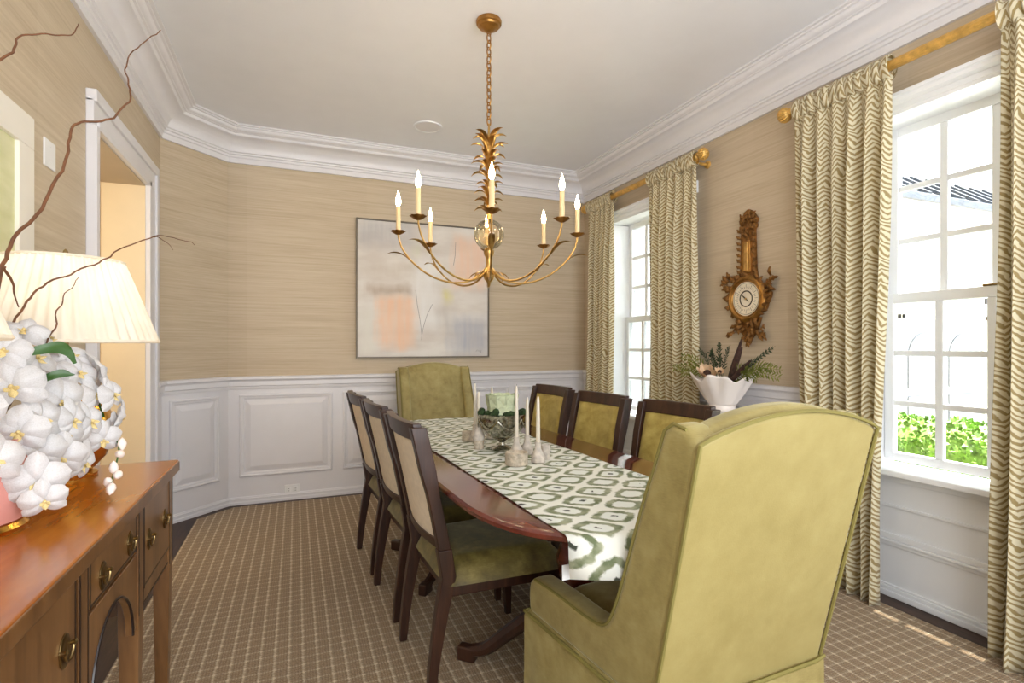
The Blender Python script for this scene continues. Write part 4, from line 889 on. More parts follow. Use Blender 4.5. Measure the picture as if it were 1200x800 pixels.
# ------------------------------------------------------------------ painting
pt = tag(empty('abstract_painting', (1.067, YB, 1.74)), 'large square abstract painting in peach, grey and white behind the chandelier', 'painting')
hw = 0.596
MB().box(-hw + 0.012, hw - 0.012, -0.034, -0.004, -hw + 0.012, hw - 0.012).build('canvas', 'canvas', pt)
MB().box(-hw, -hw + 0.010, -0.044, -0.001, -hw, hw).box(hw - 0.010, hw, -0.044, -0.001, -hw, hw).box(-hw + 0.01, hw - 0.01, -0.044, -0.001, -hw, -hw + 0.010).box(-hw + 0.01, hw - 0.01, -0.044, -0.001, hw - 0.010, hw).build('frame', 'frame_dark', pt)
ink = simple('graphite_line', srgb(120, 112, 108), 0.7)
for P in ([(-0.09, 0.0), (-0.075, -0.13), (-0.05, -0.27), (-0.035, -0.40)], [(0.06, -0.12), (0.01, -0.22), (-0.02, -0.32), (-0.035, -0.40)], [(-0.035, -0.40), (-0.038, -0.44)], [(0.275, 0.45), (0.27, 0.33), (0.255, 0.24)]):
    MB().tube([(x, -0.0335, z) for x, z in P], 0.0022, 5).build('sketch_line', ink, pt)
for P in ([(0.47, -0.545), (0.482, -0.525), (0.487, -0.542), (0.495, -0.528), (0.50, -0.545)], [(0.507, -0.53), (0.515, -0.545), (0.522, -0.53), (0.512, -0.56)]):
    MB().tube([(x, -0.0335, z) for x, z in P], 0.0016, 5).build('signature', ink, pt)
# ceiling speaker
sp = tag(empty('ceiling_speaker', (0.93, 3.975, ZC)), 'flat round white speaker grille set in the ceiling', 'speaker')
MB().lathe([(0.0, -0.004), (0.092, -0.005), (0.098, -0.009), (0.106, -0.008), (0.108, 0.0)], 40, cap=False).build('trim_ring', 'ceiling', sp)
MB().lathe([(0.0, -0.0065), (0.090, -0.0065), (0.091, -0.003)], 40, cap=False).build('grille', 'paint', sp)

# ------------------------------------------------------------------ chandelier
CH = Vector((0.917, 2.561, 0))
ch = tag(empty('chandelier', (CH.x, CH.y, ZC)), 'gilt leaf chandelier with eight lit candle arms and a glass ball', 'chandelier')
def cch(mb, name, mat, parent=None, **k):
    o = mb.build(name, mat, parent or ch, **k)
    if parent is None: o.matrix_parent_inverse = Matrix.Translation(ch.location).inverted()
    return o
CT = TR(CH)
cch(MB().lathe([(0, 2.862), (0.02, 2.865), (0.030, 2.875), (0.052, 2.884), (0.056, 2.894), (0.064, 2.898), (0.066, 2.912), (0.062, 2.92)], 32, CT, cap=False), 'canopy', 'giltdark')
cch(MB().tube([(CH.x + 0.010 * math.cos(a), CH.y, 2.853 + 0.012 * math.sin(a)) for a in [i * math.pi / 8 for i in range(16)]], 0.0025, 6, closed=True), 'canopy_loop', 'giltdark')
nl = 13; zlo, zhi = 2.385, 2.846
lk = MB().tube([(0.0125 * math.cos(a), 0, 0.0245 * math.sin(a)) for a in [i * math.pi / 9 for i in range(18)]], 0.0036, 6, closed=True).mesh('chain_link', 'giltdark')
for i in range(nl):
    z = zlo + (zhi - zlo) * (i + 0.5) / nl
    inst(lk, 'chain_link', ch, Matrix.Translation(ch.location).inverted() @ TR((CH.x, CH.y, z)) @ ROT(R(90 * (i % 2) + 25), 'Z'))
cch(MB().lathe([(0, 1.90), (0.012, 1.90), (0.011, 2.0), (0.009, 2.2), (0.006, 2.36), (0.004, 2.39), (0, 2.39)], 12, CT), 'stem', 'gilt')
# stamped leaves climbing the stem
def leaf_mesh(Lf, W_, curl):
    def fn(u, v):
        x = (2 * u - 1); wd = W_ * math.sin(math.pi * min(0.985, 0.06 + 0.94 * v ** 0.85)) ** 0.8
        rr = v * Lf
        n_ = 8; px_, pz_ = 0.0, 0.0
        for q in range(n_):
            th = 0.30 + curl * ((q + 0.5) / n_ * v) ** 1.3; px_ += math.sin(th) * rr / n_; pz_ += math.cos(th) * rr / n_
        return (0.006 + px_, x * wd * 0.5, pz_ + 0.25 * wd * x * x)
    return MB().grid(fn, 4, 9).mesh('leaf', 'gilt', angle=80)
lvs = [leaf_mesh(0.125, 0.038, 1.5), leaf_mesh(0.11, 0.032, 2.0), leaf_mesh(0.095, 0.028, 2.1)]
rl = random.Random(3); CI = Matrix.Translation(ch.location).inverted()
for tier in range(9):
    z = 2.275 - tier * 0.045; nleaf = 5 + (tier % 2)
    for k in range(nleaf):
        a = 2 * math.pi * (k + 0.5 * (tier % 2)) / nleaf + rl.uniform(-.2, .2)
        inst(lvs[0 if tier < 2 else (1 if tier < 5 else 2)], 'stem_leaf', ch, CI @ TR((CH.x, CH.y, z)) @ ROT(a, 'Z') @ ROT(rl.uniform(-.12, .12), 'Y') @ Matrix.Scale(rl.uniform(0.85, 1.1), 4))
cch(MB().lathe([(0, 1.742)] + [(0.078 * math.sin(a), 1.82 - 0.078 * math.cos(a)) for a in [math.pi * i / 20 for i in range(1, 20)]] + [(0, 1.898)], 32, CT, cap=False), 'glass_ball', 'ball')
cch(MB().lathe([(0.004, 1.74), (0.004, 1.90)], 10, CT), 'inner_rod', 'gilt')
cch(MB().lathe([(0, 1.548), (0.006, 1.556), (0.010, 1.575), (0.024, 1.590), (0.030, 1.61), (0.022, 1.64), (0.014, 1.67), (0.016, 1.70), (0.024, 1.715), (0.028, 1.735), (0.020, 1.748), (0, 1.75)], 20, CT, cap=False), 'hub', 'gilt')
armP = [(0.018, 0, 1.645), (0.05, 0, 1.610), (0.11, 0, 1.578), (0.20, 0, 1.574), (0.30, 0, 1.608), (0.385, 0, 1.672), (0.435, 0, 1.735), (0.455, 0, 1.785), (0.46, 0, 1.815)]
Q = catmull(armP, 5)
arm_me = MB().tube(Q, [0.0058 - 0.0018 * i / len(Q) for i in range(len(Q))], 8).mesh('arm', 'gilt')
pan_me = MB().lathe([(0.004, -0.006), (0.012, -0.004), (0.026, 0.004), (0.036, 0.014), (0.034, 0.015), (0.022, 0.008), (0.012, 0.006), (0.0, 0.006)], 32, cap=False, wob=lambda a, z: 0.14 * math.cos(8 * a) if z > 0.006 else 0).mesh('drip_pan', 'giltdark')
can_me = MB().lathe([(0.0, 0.006), (0.0125, 0.006), (0.0118, 0.07), (0.0112, 0.136), (0.009, 0.140), (0, 0.141)], 14, cap=False, wob=lambda a, z: 0.05 * math.sin(3 * a + z * 60)).mesh('candle_sleeve', 'candle_sleeve')
bul_me = MB().lathe([(0, 0.139), (0.007, 0.141), (0.0125, 0.155), (0.0135, 0.168), (0.010, 0.185), (0.005, 0.202), (0.0015, 0.216), (0, 0.218)], 14, cap=False).mesh('flame_bulb', 'bulb')
lf_me = leaf_mesh(0.14, 0.030, 1.2); lf2 = leaf_mesh(0.09, 0.022, 1.4)
face0 = math.atan2(-CH.y, -CH.x)
for k in range(8):
    a = face0 + k * math.pi / 4 + R(1.5)
    T = CI @ TR(CH) @ ROT(a, 'Z')
    ao = inst(arm_me, 'arm', ch, T)
    inst(pan_me, 'drip_pan', ao, TR((0.46, 0, 1.818))); inst(can_me, 'candle_sleeve', ao, TR((0.46, 0, 1.818))); inst(bul_me, 'flame_bulb', ao, TR((0.46, 0, 1.818)))
    inst(lf_me, 'arm_leaf', ao, TR((0.385, 0, 1.672)) @ ROT(R(22), 'Y') @ Matrix.Scale(1.0, 4))
    inst(lf2, 'hub_leaf', ao, TR((0.025, 0, 1.625)) @ ROT(R(62), 'Y'))
    p = CH + Vector((0.46 * math.cos(a), 0.46 * math.sin(a), 1.988))
    light('candle_light', 'POINT', p + Vector((0, 0, 0.06)), 0.5, (1, 0.74, 0.42), shadow_soft_size=0.02)

# ------------------------------------------------------------------ table centre
def lathe_thing(name, loc, parts, label, cat, group=None):
    r = tag(empty(name, loc), label, cat, group)
    for nm, mat, prof, n in parts: MB().lathe(prof, n, cap=False).build(nm, mat, r)
    return r
TT0 = TZ + 0.007
bowl = tag(empty('pedestal_bowl', (0.90, 2.33, TT0)), 'swagged mercury silver pedestal bowl holding moss and a pale bloom', 'bowl')
MB().lathe([(0, 0), (0.052, 0.0), (0.054, 0.006), (0.040, 0.012), (0.016, 0.022), (0.012, 0.034), (0.022, 0.042), (0.014, 0.046), (0, 0.046)], 32, cap=False).build('foot', 'silver', bowl)
MB().lathe([(0, 0.044), (0.040, 0.050), (0.078, 0.072), (0.100, 0.105), (0.110, 0.145), (0.114, 0.166), (0.118, 0.170), (0.112, 0.171), (0.105, 0.15), (0.094, 0.11), (0.07, 0.08), (0, 0.06)], 40, cap=False).build('bowl_body', 'silver', bowl)
for k in range(6):
    a0 = k * math.pi / 3
    P = []
    for i in range(9):
        t_ = i / 8; a = a0 + t_ * math.pi / 3; zz = 0.148 - 0.045 * math.sin(math.pi * t_); rr = 0.112 - 0.10 * max(0, 0.148 - zz) * 0.9 + 0.003
        P.append((rr * math.cos(a), rr * math.sin(a), zz))
    MB().tube(P, 0.0045, 6).build('swag', 'silver', bowl)
moss = tag(empty('moss_filling', (0.90, 2.33, TT0)), 'dark green moss ringing the bloom inside the silver bowl', 'moss')
rm = random.Random(2); cl = MB()
for k in range(40):
    a = rm.uniform(0, 6.28); r_ = rm.uniform(0.05, 0.108); c_ = Vector((r_ * math.cos(a), r_ * math.sin(a), 0.172 + rm.uniform(-.004, .012))); s_ = rm.uniform(0.010, 0.019)
    cl.lathe([(0, -s_), (s_ * .7, -s_ * .7), (s_, 0), (s_ * .7, s_ * .7), (0, s_)], 7, TR(c_) @ ROT(rm.uniform(0, 3), 'X'), cap=False)
mo = cl.build('moss_clumps', 'moss', moss); mo['kind'] = 'stuff'
MB().lathe([(0, 0.15), (0.10, 0.15), (0.10, 0.168), (0, 0.172)], 24, cap=False).build('moss_bed', 'moss', moss)
bloom = tag(empty('pale_green_bloom', (0.90, 2.33, TT0 + 0.165)), 'pale green ruffled bloom rising from the silver bowl', 'flower')
for k in range(22):
    ring_ = k % 2; a = k * 2 * math.pi / 11 * 0.5 + 0.3 * ring_; rr = 0.068 if not ring_ else 0.045
    def fn(u, v, rr=rr):
        x = (2 * u - 1) * 0.036 * (0.8 + 0.35 * v); z = 0.095 * v * (1 - 0.06 * (2 * u - 1) ** 2) + 0.004 * math.sin(9 * u); return (rr + 0.010 * v * v - 0.2 * abs(x) + 0.003 * math.sin(12 * v + 6 * u), x, z)
    MB().grid(fn, 5, 6).build('petal', 'cabbage', bloom); 
    bloom.children[-1].rotation_euler = (0, 0, a)
MB().lathe([(0, 0.0), (0.05, 0.0), (0.052, 0.06), (0.04, 0.086), (0, 0.09)], 18, cap=False, wob=lambda a, z: 0.1 * math.sin(5 * a + 30 * z)).build('heart', 'cabbage', bloom)
def candlestick(x, y, H_, hb, label, block=0.0):
    z0 = TT0
    if block:
        b = tag(empty('birch_block', (x, y, z0)), 'round birch block under the lone candlestick beside the bowl', 'block')
        MB().lathe([(0, 0), (0.024, 0), (0.025, 0.004), (0.0245, block - 0.003), (0.022, block), (0, block)], 20, cap=False, wob=lambda a, z: 0.04 * math.sin(4 * a)).build('bark', 'birch', b)
        MB().lathe([(0, block - 0.0005), (0.020, block - 0.0005), (0.020, block + 0.0003), (0, block + 0.0003)], 20, cap=False).build('cut_face', 'stoneware', b)
        z0 += block
    r = tag(empty('candlestick', (x, y, z0)), label + ' candle holder', 'candle holder', 'stoneware candlesticks around the bowl')
    MB().lathe([(0, 0), (0.026, 0), (0.030, 0.004), (0.0275, 0.014), (0.028, hb * 0.32), (0.022, hb * 0.48), (0.014, hb * 0.66), (0.0125, hb * 0.9), (0.015, hb), (0.010, hb), (0.009, hb - 0.01), (0, hb - 0.01)], 24, cap=False).build('body', 'stoneware', r)
    MB().tube([(0.0283 * math.cos(i * math.pi / 12), 0.0283 * math.sin(i * math.pi / 12), hb * 0.3) for i in range(24)], 0.002, 5, closed=True).build('neck_ring', 'stoneware', r)
    c = tag(empty('taper_candle', (x, y, z0 + hb - 0.010)), label + ' taper', 'candle', 'ivory tapers around the bowl')
    MB().lathe([(0, 0), (0.0088, 0), (0.0085, H_ * 0.5), (0.0062, H_ * 0.93), (0.003, H_), (0, H_ + 0.001)], 14, cap=False).build('wax', 'wax', c)
    MB().tube([(0, 0, H_), (0.001, 0.0, H_ + 0.007)], 0.0008, 5).build('wick', 'inlay', c)
candlestick(0.803, 2.385, 0.155, 0.085, 'tall ivory on the birch block', block=0.040)
candlestick(0.845, 2.57, 0.215, 0.09, 'tall ivory behind the bowl, by the wide votive')
candlestick(0.955, 2.62, 0.19, 0.09, 'tall ivory behind the bowl, rising next to the bloom')
candlestick(0.905, 2.165, 0.235, 0.085, 'tallest ivory in the cluster')
candlestick(0.966, 2.185, 0.18, 0.085, 'short ivory touching the bowl side')
candlestick(0.938, 2.01, 0.20, 0.085, 'ivory nearest the grey tumbler')
for (x, y, r_, h_, nm, mt, lab) in ((0.815, 2.60, 0.029, 0.050, 'votive_cup', 'birch', 'small birch votive cup standing apart on the runner'), (0.838, 2.005, 0.047, 0.052, 'votive_dish', 'birch', 'wide ribbed birch votive dish among the candlesticks'), (0.995, 2.055, 0.020, 0.062, 'stone_tumbler', 'stoneware', 'slim grey tumbler beside the candlesticks')):
    o = tag(empty(nm, (x, y, TT0)), lab, 'votive')
    MB().lathe([(0, 0), (r_ * 0.92, 0), (r_, 0.004), (r_, h_), (r_ * 0.88, h_), (r_ * 0.86, h_ * 0.75), (0, h_ * 0.75)], 32, cap=False, wob=lambda a, z: 0.02 * math.sin(16 * a)).build('cup', mt, o)
    MB().lathe([(0, h_ * 0.7), (r_ * 0.84, h_ * 0.7), (r_ * 0.84, h_ * 0.78), (0, h_ * 0.8)], 24, cap=False).build('wax_fill', 'wax', o)

# ------------------------------------------------------------------ drapery
RZ, RX = 2.560, 2.575
def curtain_panel(y0, y1, xb, ztop, npl, seed, flare0, flare1, label, bulge=0.0):
    """hangs from the rod: y0 > y1 along the wall; flare0/flare1 = how far each side edge swings at the hem"""
    r = tag(empty('curtain', (xb, (y0 + y1) / 2, 0.0)), label, 'curtain', 'zigzag curtain panels on the window wall')
    rc = random.Random(seed); ph = [rc.uniform(0, 6.28) for _ in range(6)]
    NU, NV = npl * 14, 60; Lc = abs(y1 - y0) * 2.0; cy = (y0 + y1) / 2
    amp = [rc.uniform(0.6, 1.25) for _ in range(npl + 1)]
    def fn(u, v):
        z = 0.016 + (ztop - 0.016) * v
        k = u * npl; i = int(k); fk = k - i; A = amp[i] * (1 - fk) + amp[min(npl, i + 1)] * fk
        gather = 0.35 + 0.65 * min(1, (1 - v) * 6)
        w_ = math.sin(2 * math.pi * (k + 0.10 * math.sin(ph[0] + 5 * (1 - v)) * (1 - v))) 
        depth = 0.040 * A * gather * (0.8 + 0.5 * (1 - v)) * w_ + 0.012 * (1 - v) * math.sin(ph[1] + 7 * u + 2 * v)
        side = (flare0 * (1 - u) + flare1 * u) * (1 - v) ** 1.6
        yy = y0 + (y1 - y0) * (u + 0.012 * math.sin(4 * math.pi * k) * gather) + side + 0.008 * (1 - v) * math.sin(ph[2] + 11 * u)
        hem = 0.0
        if v > 0.955: depth += 0.006 * math.sin(2 * math.pi * k * 2.3 + ph[3]) * (v - 0.955) / 0.045
        return (depth - bulge * (1 - v) ** 2, yy - cy, z + hem)
    mb = MB().grid(fn, NU, NV, lambda u, v: (u * Lc + seed * 0.37, v * ztop))
    o = mb.build('drape', 'curtain', r, angle=80)
    sm = o.modifiers.new('solid', 'SOLIDIFY'); sm.thickness = 0.003
    # gathered rod pocket wrapped round the rod, with a small frill standing above it
    def fp(u, v):
        a = 2 * math.pi * v; k = u * npl * 2.0
        ruf = 0.5 + 0.5 * math.sin(2 * math.pi * k + ph[4] + 0.8 * math.sin(3 * k))
        rx = 0.032 + 0.010 * ruf; rz = 0.036 + 0.010 * ruf + (0.008 * ruf if math.sin(a) > 0 else 0.02)
        return (-rx * math.cos(a), y0 + (y1 - y0) * u - cy + 0.006 * math.sin(2 * math.pi * k), RZ + rz * math.sin(a))
    MB().grid(fp, NU, 20, lambda u, v: (u * Lc + seed * 0.37, ztop + v * 0.2)).build('rod_pocket', 'curtain', r, angle=80)
    return r
curtain_panel(4.385, 3.95, RX, RZ - 0.03, 5, 1, 0.05, 0.0, 'zigzag curtain beside the back-wall corner')
curtain_panel(3.45, 2.92, RX, RZ - 0.03, 6, 2, 0.0, -0.03, 'zigzag curtain between the far window and the gilt barometer')
curtain_panel(2.135, 1.615, RX, RZ - 0.03, 6, 3, -0.10, 0.05, 'wide zigzag curtain between the barometer and the hedge view')
curtain_panel(1.205, 0.70, RX, RZ - 0.03, 6, 4, 0.02, -0.06, 'zigzag curtain at the rod end away from the barometer, by the sunlit carpet', bulge=0.05)
def rod(ya, yb, lab):
    cy = (ya + yb) / 2; r = tag(empty('curtain_rod', (RX, cy, RZ)), lab, 'curtain rod', 'fluted gold curtain rods')
    fl_ = lambda a, z: 0.10 * abs(math.cos(6 * a))
    MB().lathe([(0.021, ya - cy), (0.021, yb - cy)], 48, ROT(R(-90), 'X') @ Matrix.Identity(4), wob=fl_).build('pole', 'rod', r)
    for s, y in ((1, max(ya, yb)), (-1, min(ya, yb))):
        T = TR((0, y - cy, 0)) @ ROT(R(-90 * s), 'X')
        pr = [(0.0, -0.004), (0.020, -0.004), (0.026, 0.004), (0.018, 0.012), (0.020, 0.018)] + [(0.040 * math.sin(a), 0.052 - 0.038 * math.cos(a)) for a in [0.5 + i * 0.26 for i in range(9)]] + [(0.008, 0.088), (0.010, 0.092), (0, 0.098)]
        MB().lathe(pr, 60, T, cap=False, wob=lambda a, z: 0.07 * math.cos(15 * a) if z > 0.02 else 0).build('finial', 'rod', r)
    for y in (max(ya, yb) - 0.04, min(ya, yb) + 0.04):
        MB().tube([(0, y - cy, -0.02), (0.06, y - cy, -0.03), (XR - RX - 0.004, y - cy, -0.03)], 0.010, 8).lathe([(0.028, 0), (0.024, 0.012), (0.012, 0.016)], 20, TR((XR - RX, y - cy, -0.03)) @ ROT(R(-90), 'Y')).build('bracket', 'rod', r)
    return r
rod(4.40, 2.905, 'fluted gold curtain rod over the far window'); rod(2.15, 0.66, 'fluted gold curtain rod over the hedge-view window')

# ------------------------------------------------------------------ gilt barometer
ba = tag(empty('gilt_barometer', (XR, 2.565, 1.55)), 'carved giltwood barometer with round ivory dial on the papered wall', 'barometer')
# local: +y is to the left as seen from the room, x = -depth into room; work in (h, z) with h along -y (to the right)
def bch(mb, name, mat, **k): return mb.build(name, mat, ba, **k)
DS = Matrix.Diagonal((1.13, 1.13, 1, 1))
BT = Matrix(((0, 0, -1, 0), (-1, 0, 0, 0), (0, 1, 0, 0), (0, 0, 0, 1)))      # local (h, z, depth) -> object space
body = []
for i in range(40):
    a = 2 * math.pi * i / 40 + math.pi / 2
    r_ = 0.155 + 0.02 * math.cos(4 * a) + 0.012 * math.sin(9 * a)
    body.append((r_ * math.cos(a), 0.0 + r_ * math.sin(a) * 1.02))
bch(MB().prism(body, 0.0, 0.030, BT), 'carved_body', 'carved', bevel=0.010, seg=2)
bch(MB().prism([(-0.075, 0.10), (0.075, 0.10), (0.060, 0.20), (0.052, 0.44), (0.066, 0.45), (0.066, 0.475), (-0.066, 0.475), (-0.066, 0.45), (-0.052, 0.44), (-0.060, 0.20)], 0.0, 0.032, BT), 'neck', 'carved', bevel=0.006)
bch(MB().prism([(-0.034, 0.165), (0.034, 0.165), (0.030, 0.37), (-0.030, 0.37)], 0.030, 0.040, BT), 'thermometer_frame', 'giltdark', bevel=0.004)
bch(MB().prism([(-0.016, 0.178), (0.016, 0.178), (0.014, 0.36), (-0.014, 0.36)], 0.039, 0.043, BT), 'thermometer_plate', 'gilt', bevel=0.002)
bch(MB().prism([(-0.10, -0.12), (0.10, -0.12), (0.07, -0.20), (0.03, -0.25), (0.0, -0.30), (-0.03, -0.25), (-0.07, -0.20)], 0.0, 0.024, BT), 'lower_apron', 'carved', bevel=0.006)
bch(MB().lathe([(0.134, 0.028), (0.134, 0.040), (0.126, 0.050), (0.114, 0.052), (0.108, 0.046), (0.104, 0.044), (0.100, 0.046), (0.096, 0.040), (0.096, 0.03)], 56, BT @ DS, cap=False), 'bezel', 'giltdark')
bch(MB().lathe([(0, 0.038), (0.097, 0.038), (0.097, 0.036)], 48, BT @ DS, cap=False), 'dial', 'dial')
bch(MB().lathe([(0.040, 0.037), (0.040, 0.0395), (0.047, 0.0395), (0.047, 0.037)], 40, BT @ DS, cap=False).lathe([(0.088, 0.037), (0.088, 0.0388), (0.090, 0.0388), (0.090, 0.037)], 48, BT @ DS, cap=False), 'dial_ring', 'dialring')
tk = MB()
for i in range(36):
    a = 2 * math.pi * i / 36; tk.box(0.060, 0.082 if i % 3 == 0 else 0.070, -0.0009, 0.0009, 0.0378, 0.0388, BT @ DS @ ROT(a, 'Z'))
bch(tk, 'dial_marks', 'dialring')
bch(MB().prism([(-0.002, -0.03), (0.002, -0.03), (0.004, 0.02), (0, 0.055), (-0.004, 0.02)], 0.041, 0.0425, BT @ ROT(0.9, 'Z')), 'pointer', 'dialring')
bch(MB().lathe([(0, 0.046), (0.005, 0.045), (0.006, 0.04)], 12, BT, cap=False), 'pointer_boss', 'gilt')
bch(MB().prism([(-0.062, 0.475), (0.062, 0.475), (0.075, 0.50), (0.05, 0.535), (0.03, 0.56), (0.0, 0.575), (-0.03, 0.56), (-0.05, 0.53), (-0.075, 0.50)], 0.0, 0.026, BT), 'crest', 'carved', bevel=0.006)
def acanth():
    def fn(u, v):
        x = 2 * u - 1; wd = 0.5 * math.sin(math.pi * (0.1 + 0.88 * v)) * (1 + 0.25 * math.sin(16 * v)); return (x * wd * 0.5, v, 0.28 * math.sin(math.pi * v) - 0.18 * x * x + 0.10 * v)
    return MB().grid(fn, 4, 10).mesh('carved_leaf', 'carved', angle=80)
ac = acanth(); rb = random.Random(11)
def spray(h, z, ang, s, d=0.026): inst(ac, 'carved_leaf', ba, BT @ TR((h, z, d)) @ ROT(ang, 'Z') @ ROT(R(rb.uniform(5, 28)), 'X') @ Matrix.Scale(s, 4))
for i in range(30):
    a = 2 * math.pi * i / 30; rr = 0.118 + rb.uniform(0, 0.02); spray(rr * math.cos(a), rr * math.sin(a), a - math.pi / 2 + rb.uniform(-.9, .9), rb.uniform(0.045, 0.075))
for s in (-1, 1):
    for k in range(9): spray(s * (0.135 + rb.uniform(0, 0.06)), 0.095 + rb.uniform(-.04, .05), -s * R(60) + rb.uniform(-1, 1), rb.uniform(0.04, 0.065))
    for k in range(8): z = 0.16 + k * 0.038; spray(s * 0.050, z, -s * R(35) + rb.uniform(-.4, .4), 0.042)
    for k in range(10): spray(s * rb.uniform(0.02, 0.13), -0.12 - rb.uniform(0, 0.10), math.pi + s * rb.uniform(-.2, 1.2), rb.uniform(0.04, 0.065))
for k in range(9): spray(rb.uniform(-.035, .035), -0.20 - rb.uniform(0, 0.07), math.pi + rb.uniform(-.7, .7), 0.05)
for k in range(16): spray(rb.uniform(-.05, .05), 0.475 + rb.uniform(0, 0.055), rb.uniform(-1.3, 1.3), rb.uniform(0.035, 0.055))
for k in range(8): spray(rb.uniform(-.04, .04), 0.385 + rb.uniform(0, 0.06), rb.uniform(-.6, .6), 0.045, 0.032)

# ------------------------------------------------------------------ console with shell vase
cn = tag(empty('console_table', (2.475, 2.53, 0)), 'small white marble topped console under the barometer', 'console table')
MB().box(-0.165, 0.165, -0.33, 0.33, 0.815, 0.845).build('marble_top', 'marble', cn, bevel=0.006)
MB().box(-0.145, 0.145, -0.30, 0.30, 0.735, 0.815).build('frieze', 'paint', cn, bevel=0.003)
for sx in (-1, 1):
    for sy in (-1, 1): MB().chain([((sx * 0.122, sy * 0.275, 0.736), 0.022, 0.022), ((sx * 0.122, sy * 0.275, 0.012), 0.013, 0.013)]).build('leg', 'paint', cn, bevel=0.003)
VZ = 0.846
va = tag(empty('shell_vase', (2.475, 2.575, VZ)), 'white clam shell porcelain vase on the marble console', 'vase')
def shell(u, v):
    a = 2 * math.pi * u; r_ = 0.082 + 0.120 * v ** 0.85; rib = 1 + 0.05 * v * math.cos(11 * a)
    z = 0.035 + 0.175 * v + 0.017 * v ** 3 * (math.cos(5 * a + 0.6) + 0.5 * math.cos(11 * a))
    return (r_ * 0.85 * rib * math.cos(a), r_ * rib * math.sin(a), z)
vo = MB().grid(shell, 88, 14).build('shell_bowl', 'porcelain', va, angle=80); sm = vo.modifiers.new('solid', 'SOLIDIFY'); sm.thickness = 0.006
MB().lathe([(0, 0), (0.086, 0), (0.090, 0.006), (0.080, 0.02), (0.082, 0.04), (0, 0.045)], 36, Matrix.Diagonal((0.9, 1, 1, 1)), cap=False).build('foot', 'porcelain', va)
ar = tag(empty('fern_arrangement', (2.475, 2.575, VZ + 0.09)), 'fern, feather and peach protea arrangement in the shell vase', 'flowers')
MB().lathe([(0, 0.0), (0.07, 0.02), (0.10, 0.085), (0, 0.10)], 20, Matrix.Diagonal((0.5, 1, 1, 1)), cap=False).build('filler', 'fern', ar)
rf = random.Random(21)
def sprig(p0, p1, mat, nm, n=16, ln=0.035, wd=0.010, droop=0.03):
    p0, p1 = Vector(p0), Vector(p1); mid = (p0 + p1) / 2 + Vector((0, 0, droop)); P = catmull([p0, mid, p1], 8)
    mb = MB().tube(P, [0.0022 - 0.0014 * i / len(P) for i in range(len(P))], 5)
    for i in range(n):
        t_ = 0.2 + 0.8 * i / n; q = P[min(len(P) - 2, int(t_ * (len(P) - 1)))]; d = (P[min(len(P) - 1, int(t_ * (len(P) - 1)) + 1)] - q).normalized()
        for s in (-1, 1):
            sd = d.cross(Vector((-1, 0.2, 0.1))).normalized() * s; tip = q + (d * 0.65 + sd * 0.8 + Vector((rf.uniform(-.4, .4), 0, 0))).normalized() * ln * (1.1 - 0.6 * t_) * rf.uniform(0.8, 1.2)
            w_ = d * wd * 0.5; c_ = q * 0.5 + tip * 0.5 + Vector((-0.003, 0, 0))
            mb.add([q, c_ - w_, tip, c_ + w_, c_ + Vector((0.003, 0, 0))], [(0, 1, 2, 4), (0, 4, 2, 3), (0, 3, 2, 1)])
    mb.build(nm, mat, ar)
# y decreases to the right of the picture
for p1, mt, n in (((0.0, 0.02, 0.275), 'fernblue', 18), ((-0.02, 0.07, 0.225), 'fernblue', 16), ((0.02, 0.10, 0.235), 'fernblue', 14), ((0.05, -0.005, 0.255), 'fernblue', 14), ((0.0, 0.17, 0.24), 'fernblue', 14), ((0.03, 0.045, 0.20), 'fernblue', 14)): sprig((rf.uniform(-.02, .02), p1[1] * 0.35, 0.07), p1, mt, 'cedar_sprig', n, 0.034)
for p1 in ((-0.06, 0.33, 0.13), (-0.05, 0.27, 0.20), (-0.08, 0.24, 0.10), (-0.04, -0.40, 0.15), (-0.06, -0.28, 0.10), (0.02, -0.30, 0.16), (-0.06, -0.22, 0.14), (0.0, -0.36, 0.11)): sprig((0, p1[1] * 0.25, 0.08), p1, 'fernlight', 'fern_frond', 18, 0.05, 0.010, 0.035)
for p1 in ((0.0, -0.33, 0.255), (0.03, -0.29, 0.24)): sprig((0, -0.05, 0.09), p1, 'fernblue', 'rosemary_sprig', 20, 0.030, 0.010, 0.0)
def feather(p0, p1, w_):
    p0, p1 = Vector(p0), Vector(p1); d = (p1 - p0).normalized(); sd = d.cross(Vector((1, 0, 0))).normalized()
    def fn(u, v): x = 2 * u - 1; k = w_ * math.sin(math.pi * min(0.98, 0.15 + 0.83 * v)) ** 0.7; return tuple(p0 + (p1 - p0) * v + sd * x * k * 0.5 + Vector((-0.012 * (1 - x * x) - 0.01 * v, 0, 0)))
    MB().grid(fn, 4, 12).build('feather', 'feather', ar)
feather((-0.02, -0.06, 0.08), (-0.04, -0.175, 0.29), 0.032); feather((-0.03, -0.07, 0.08), (-0.02, -0.16, 0.25), 0.036); feather((-0.03, -0.08, 0.08), (-0.04, -0.23, 0.19), 0.03)
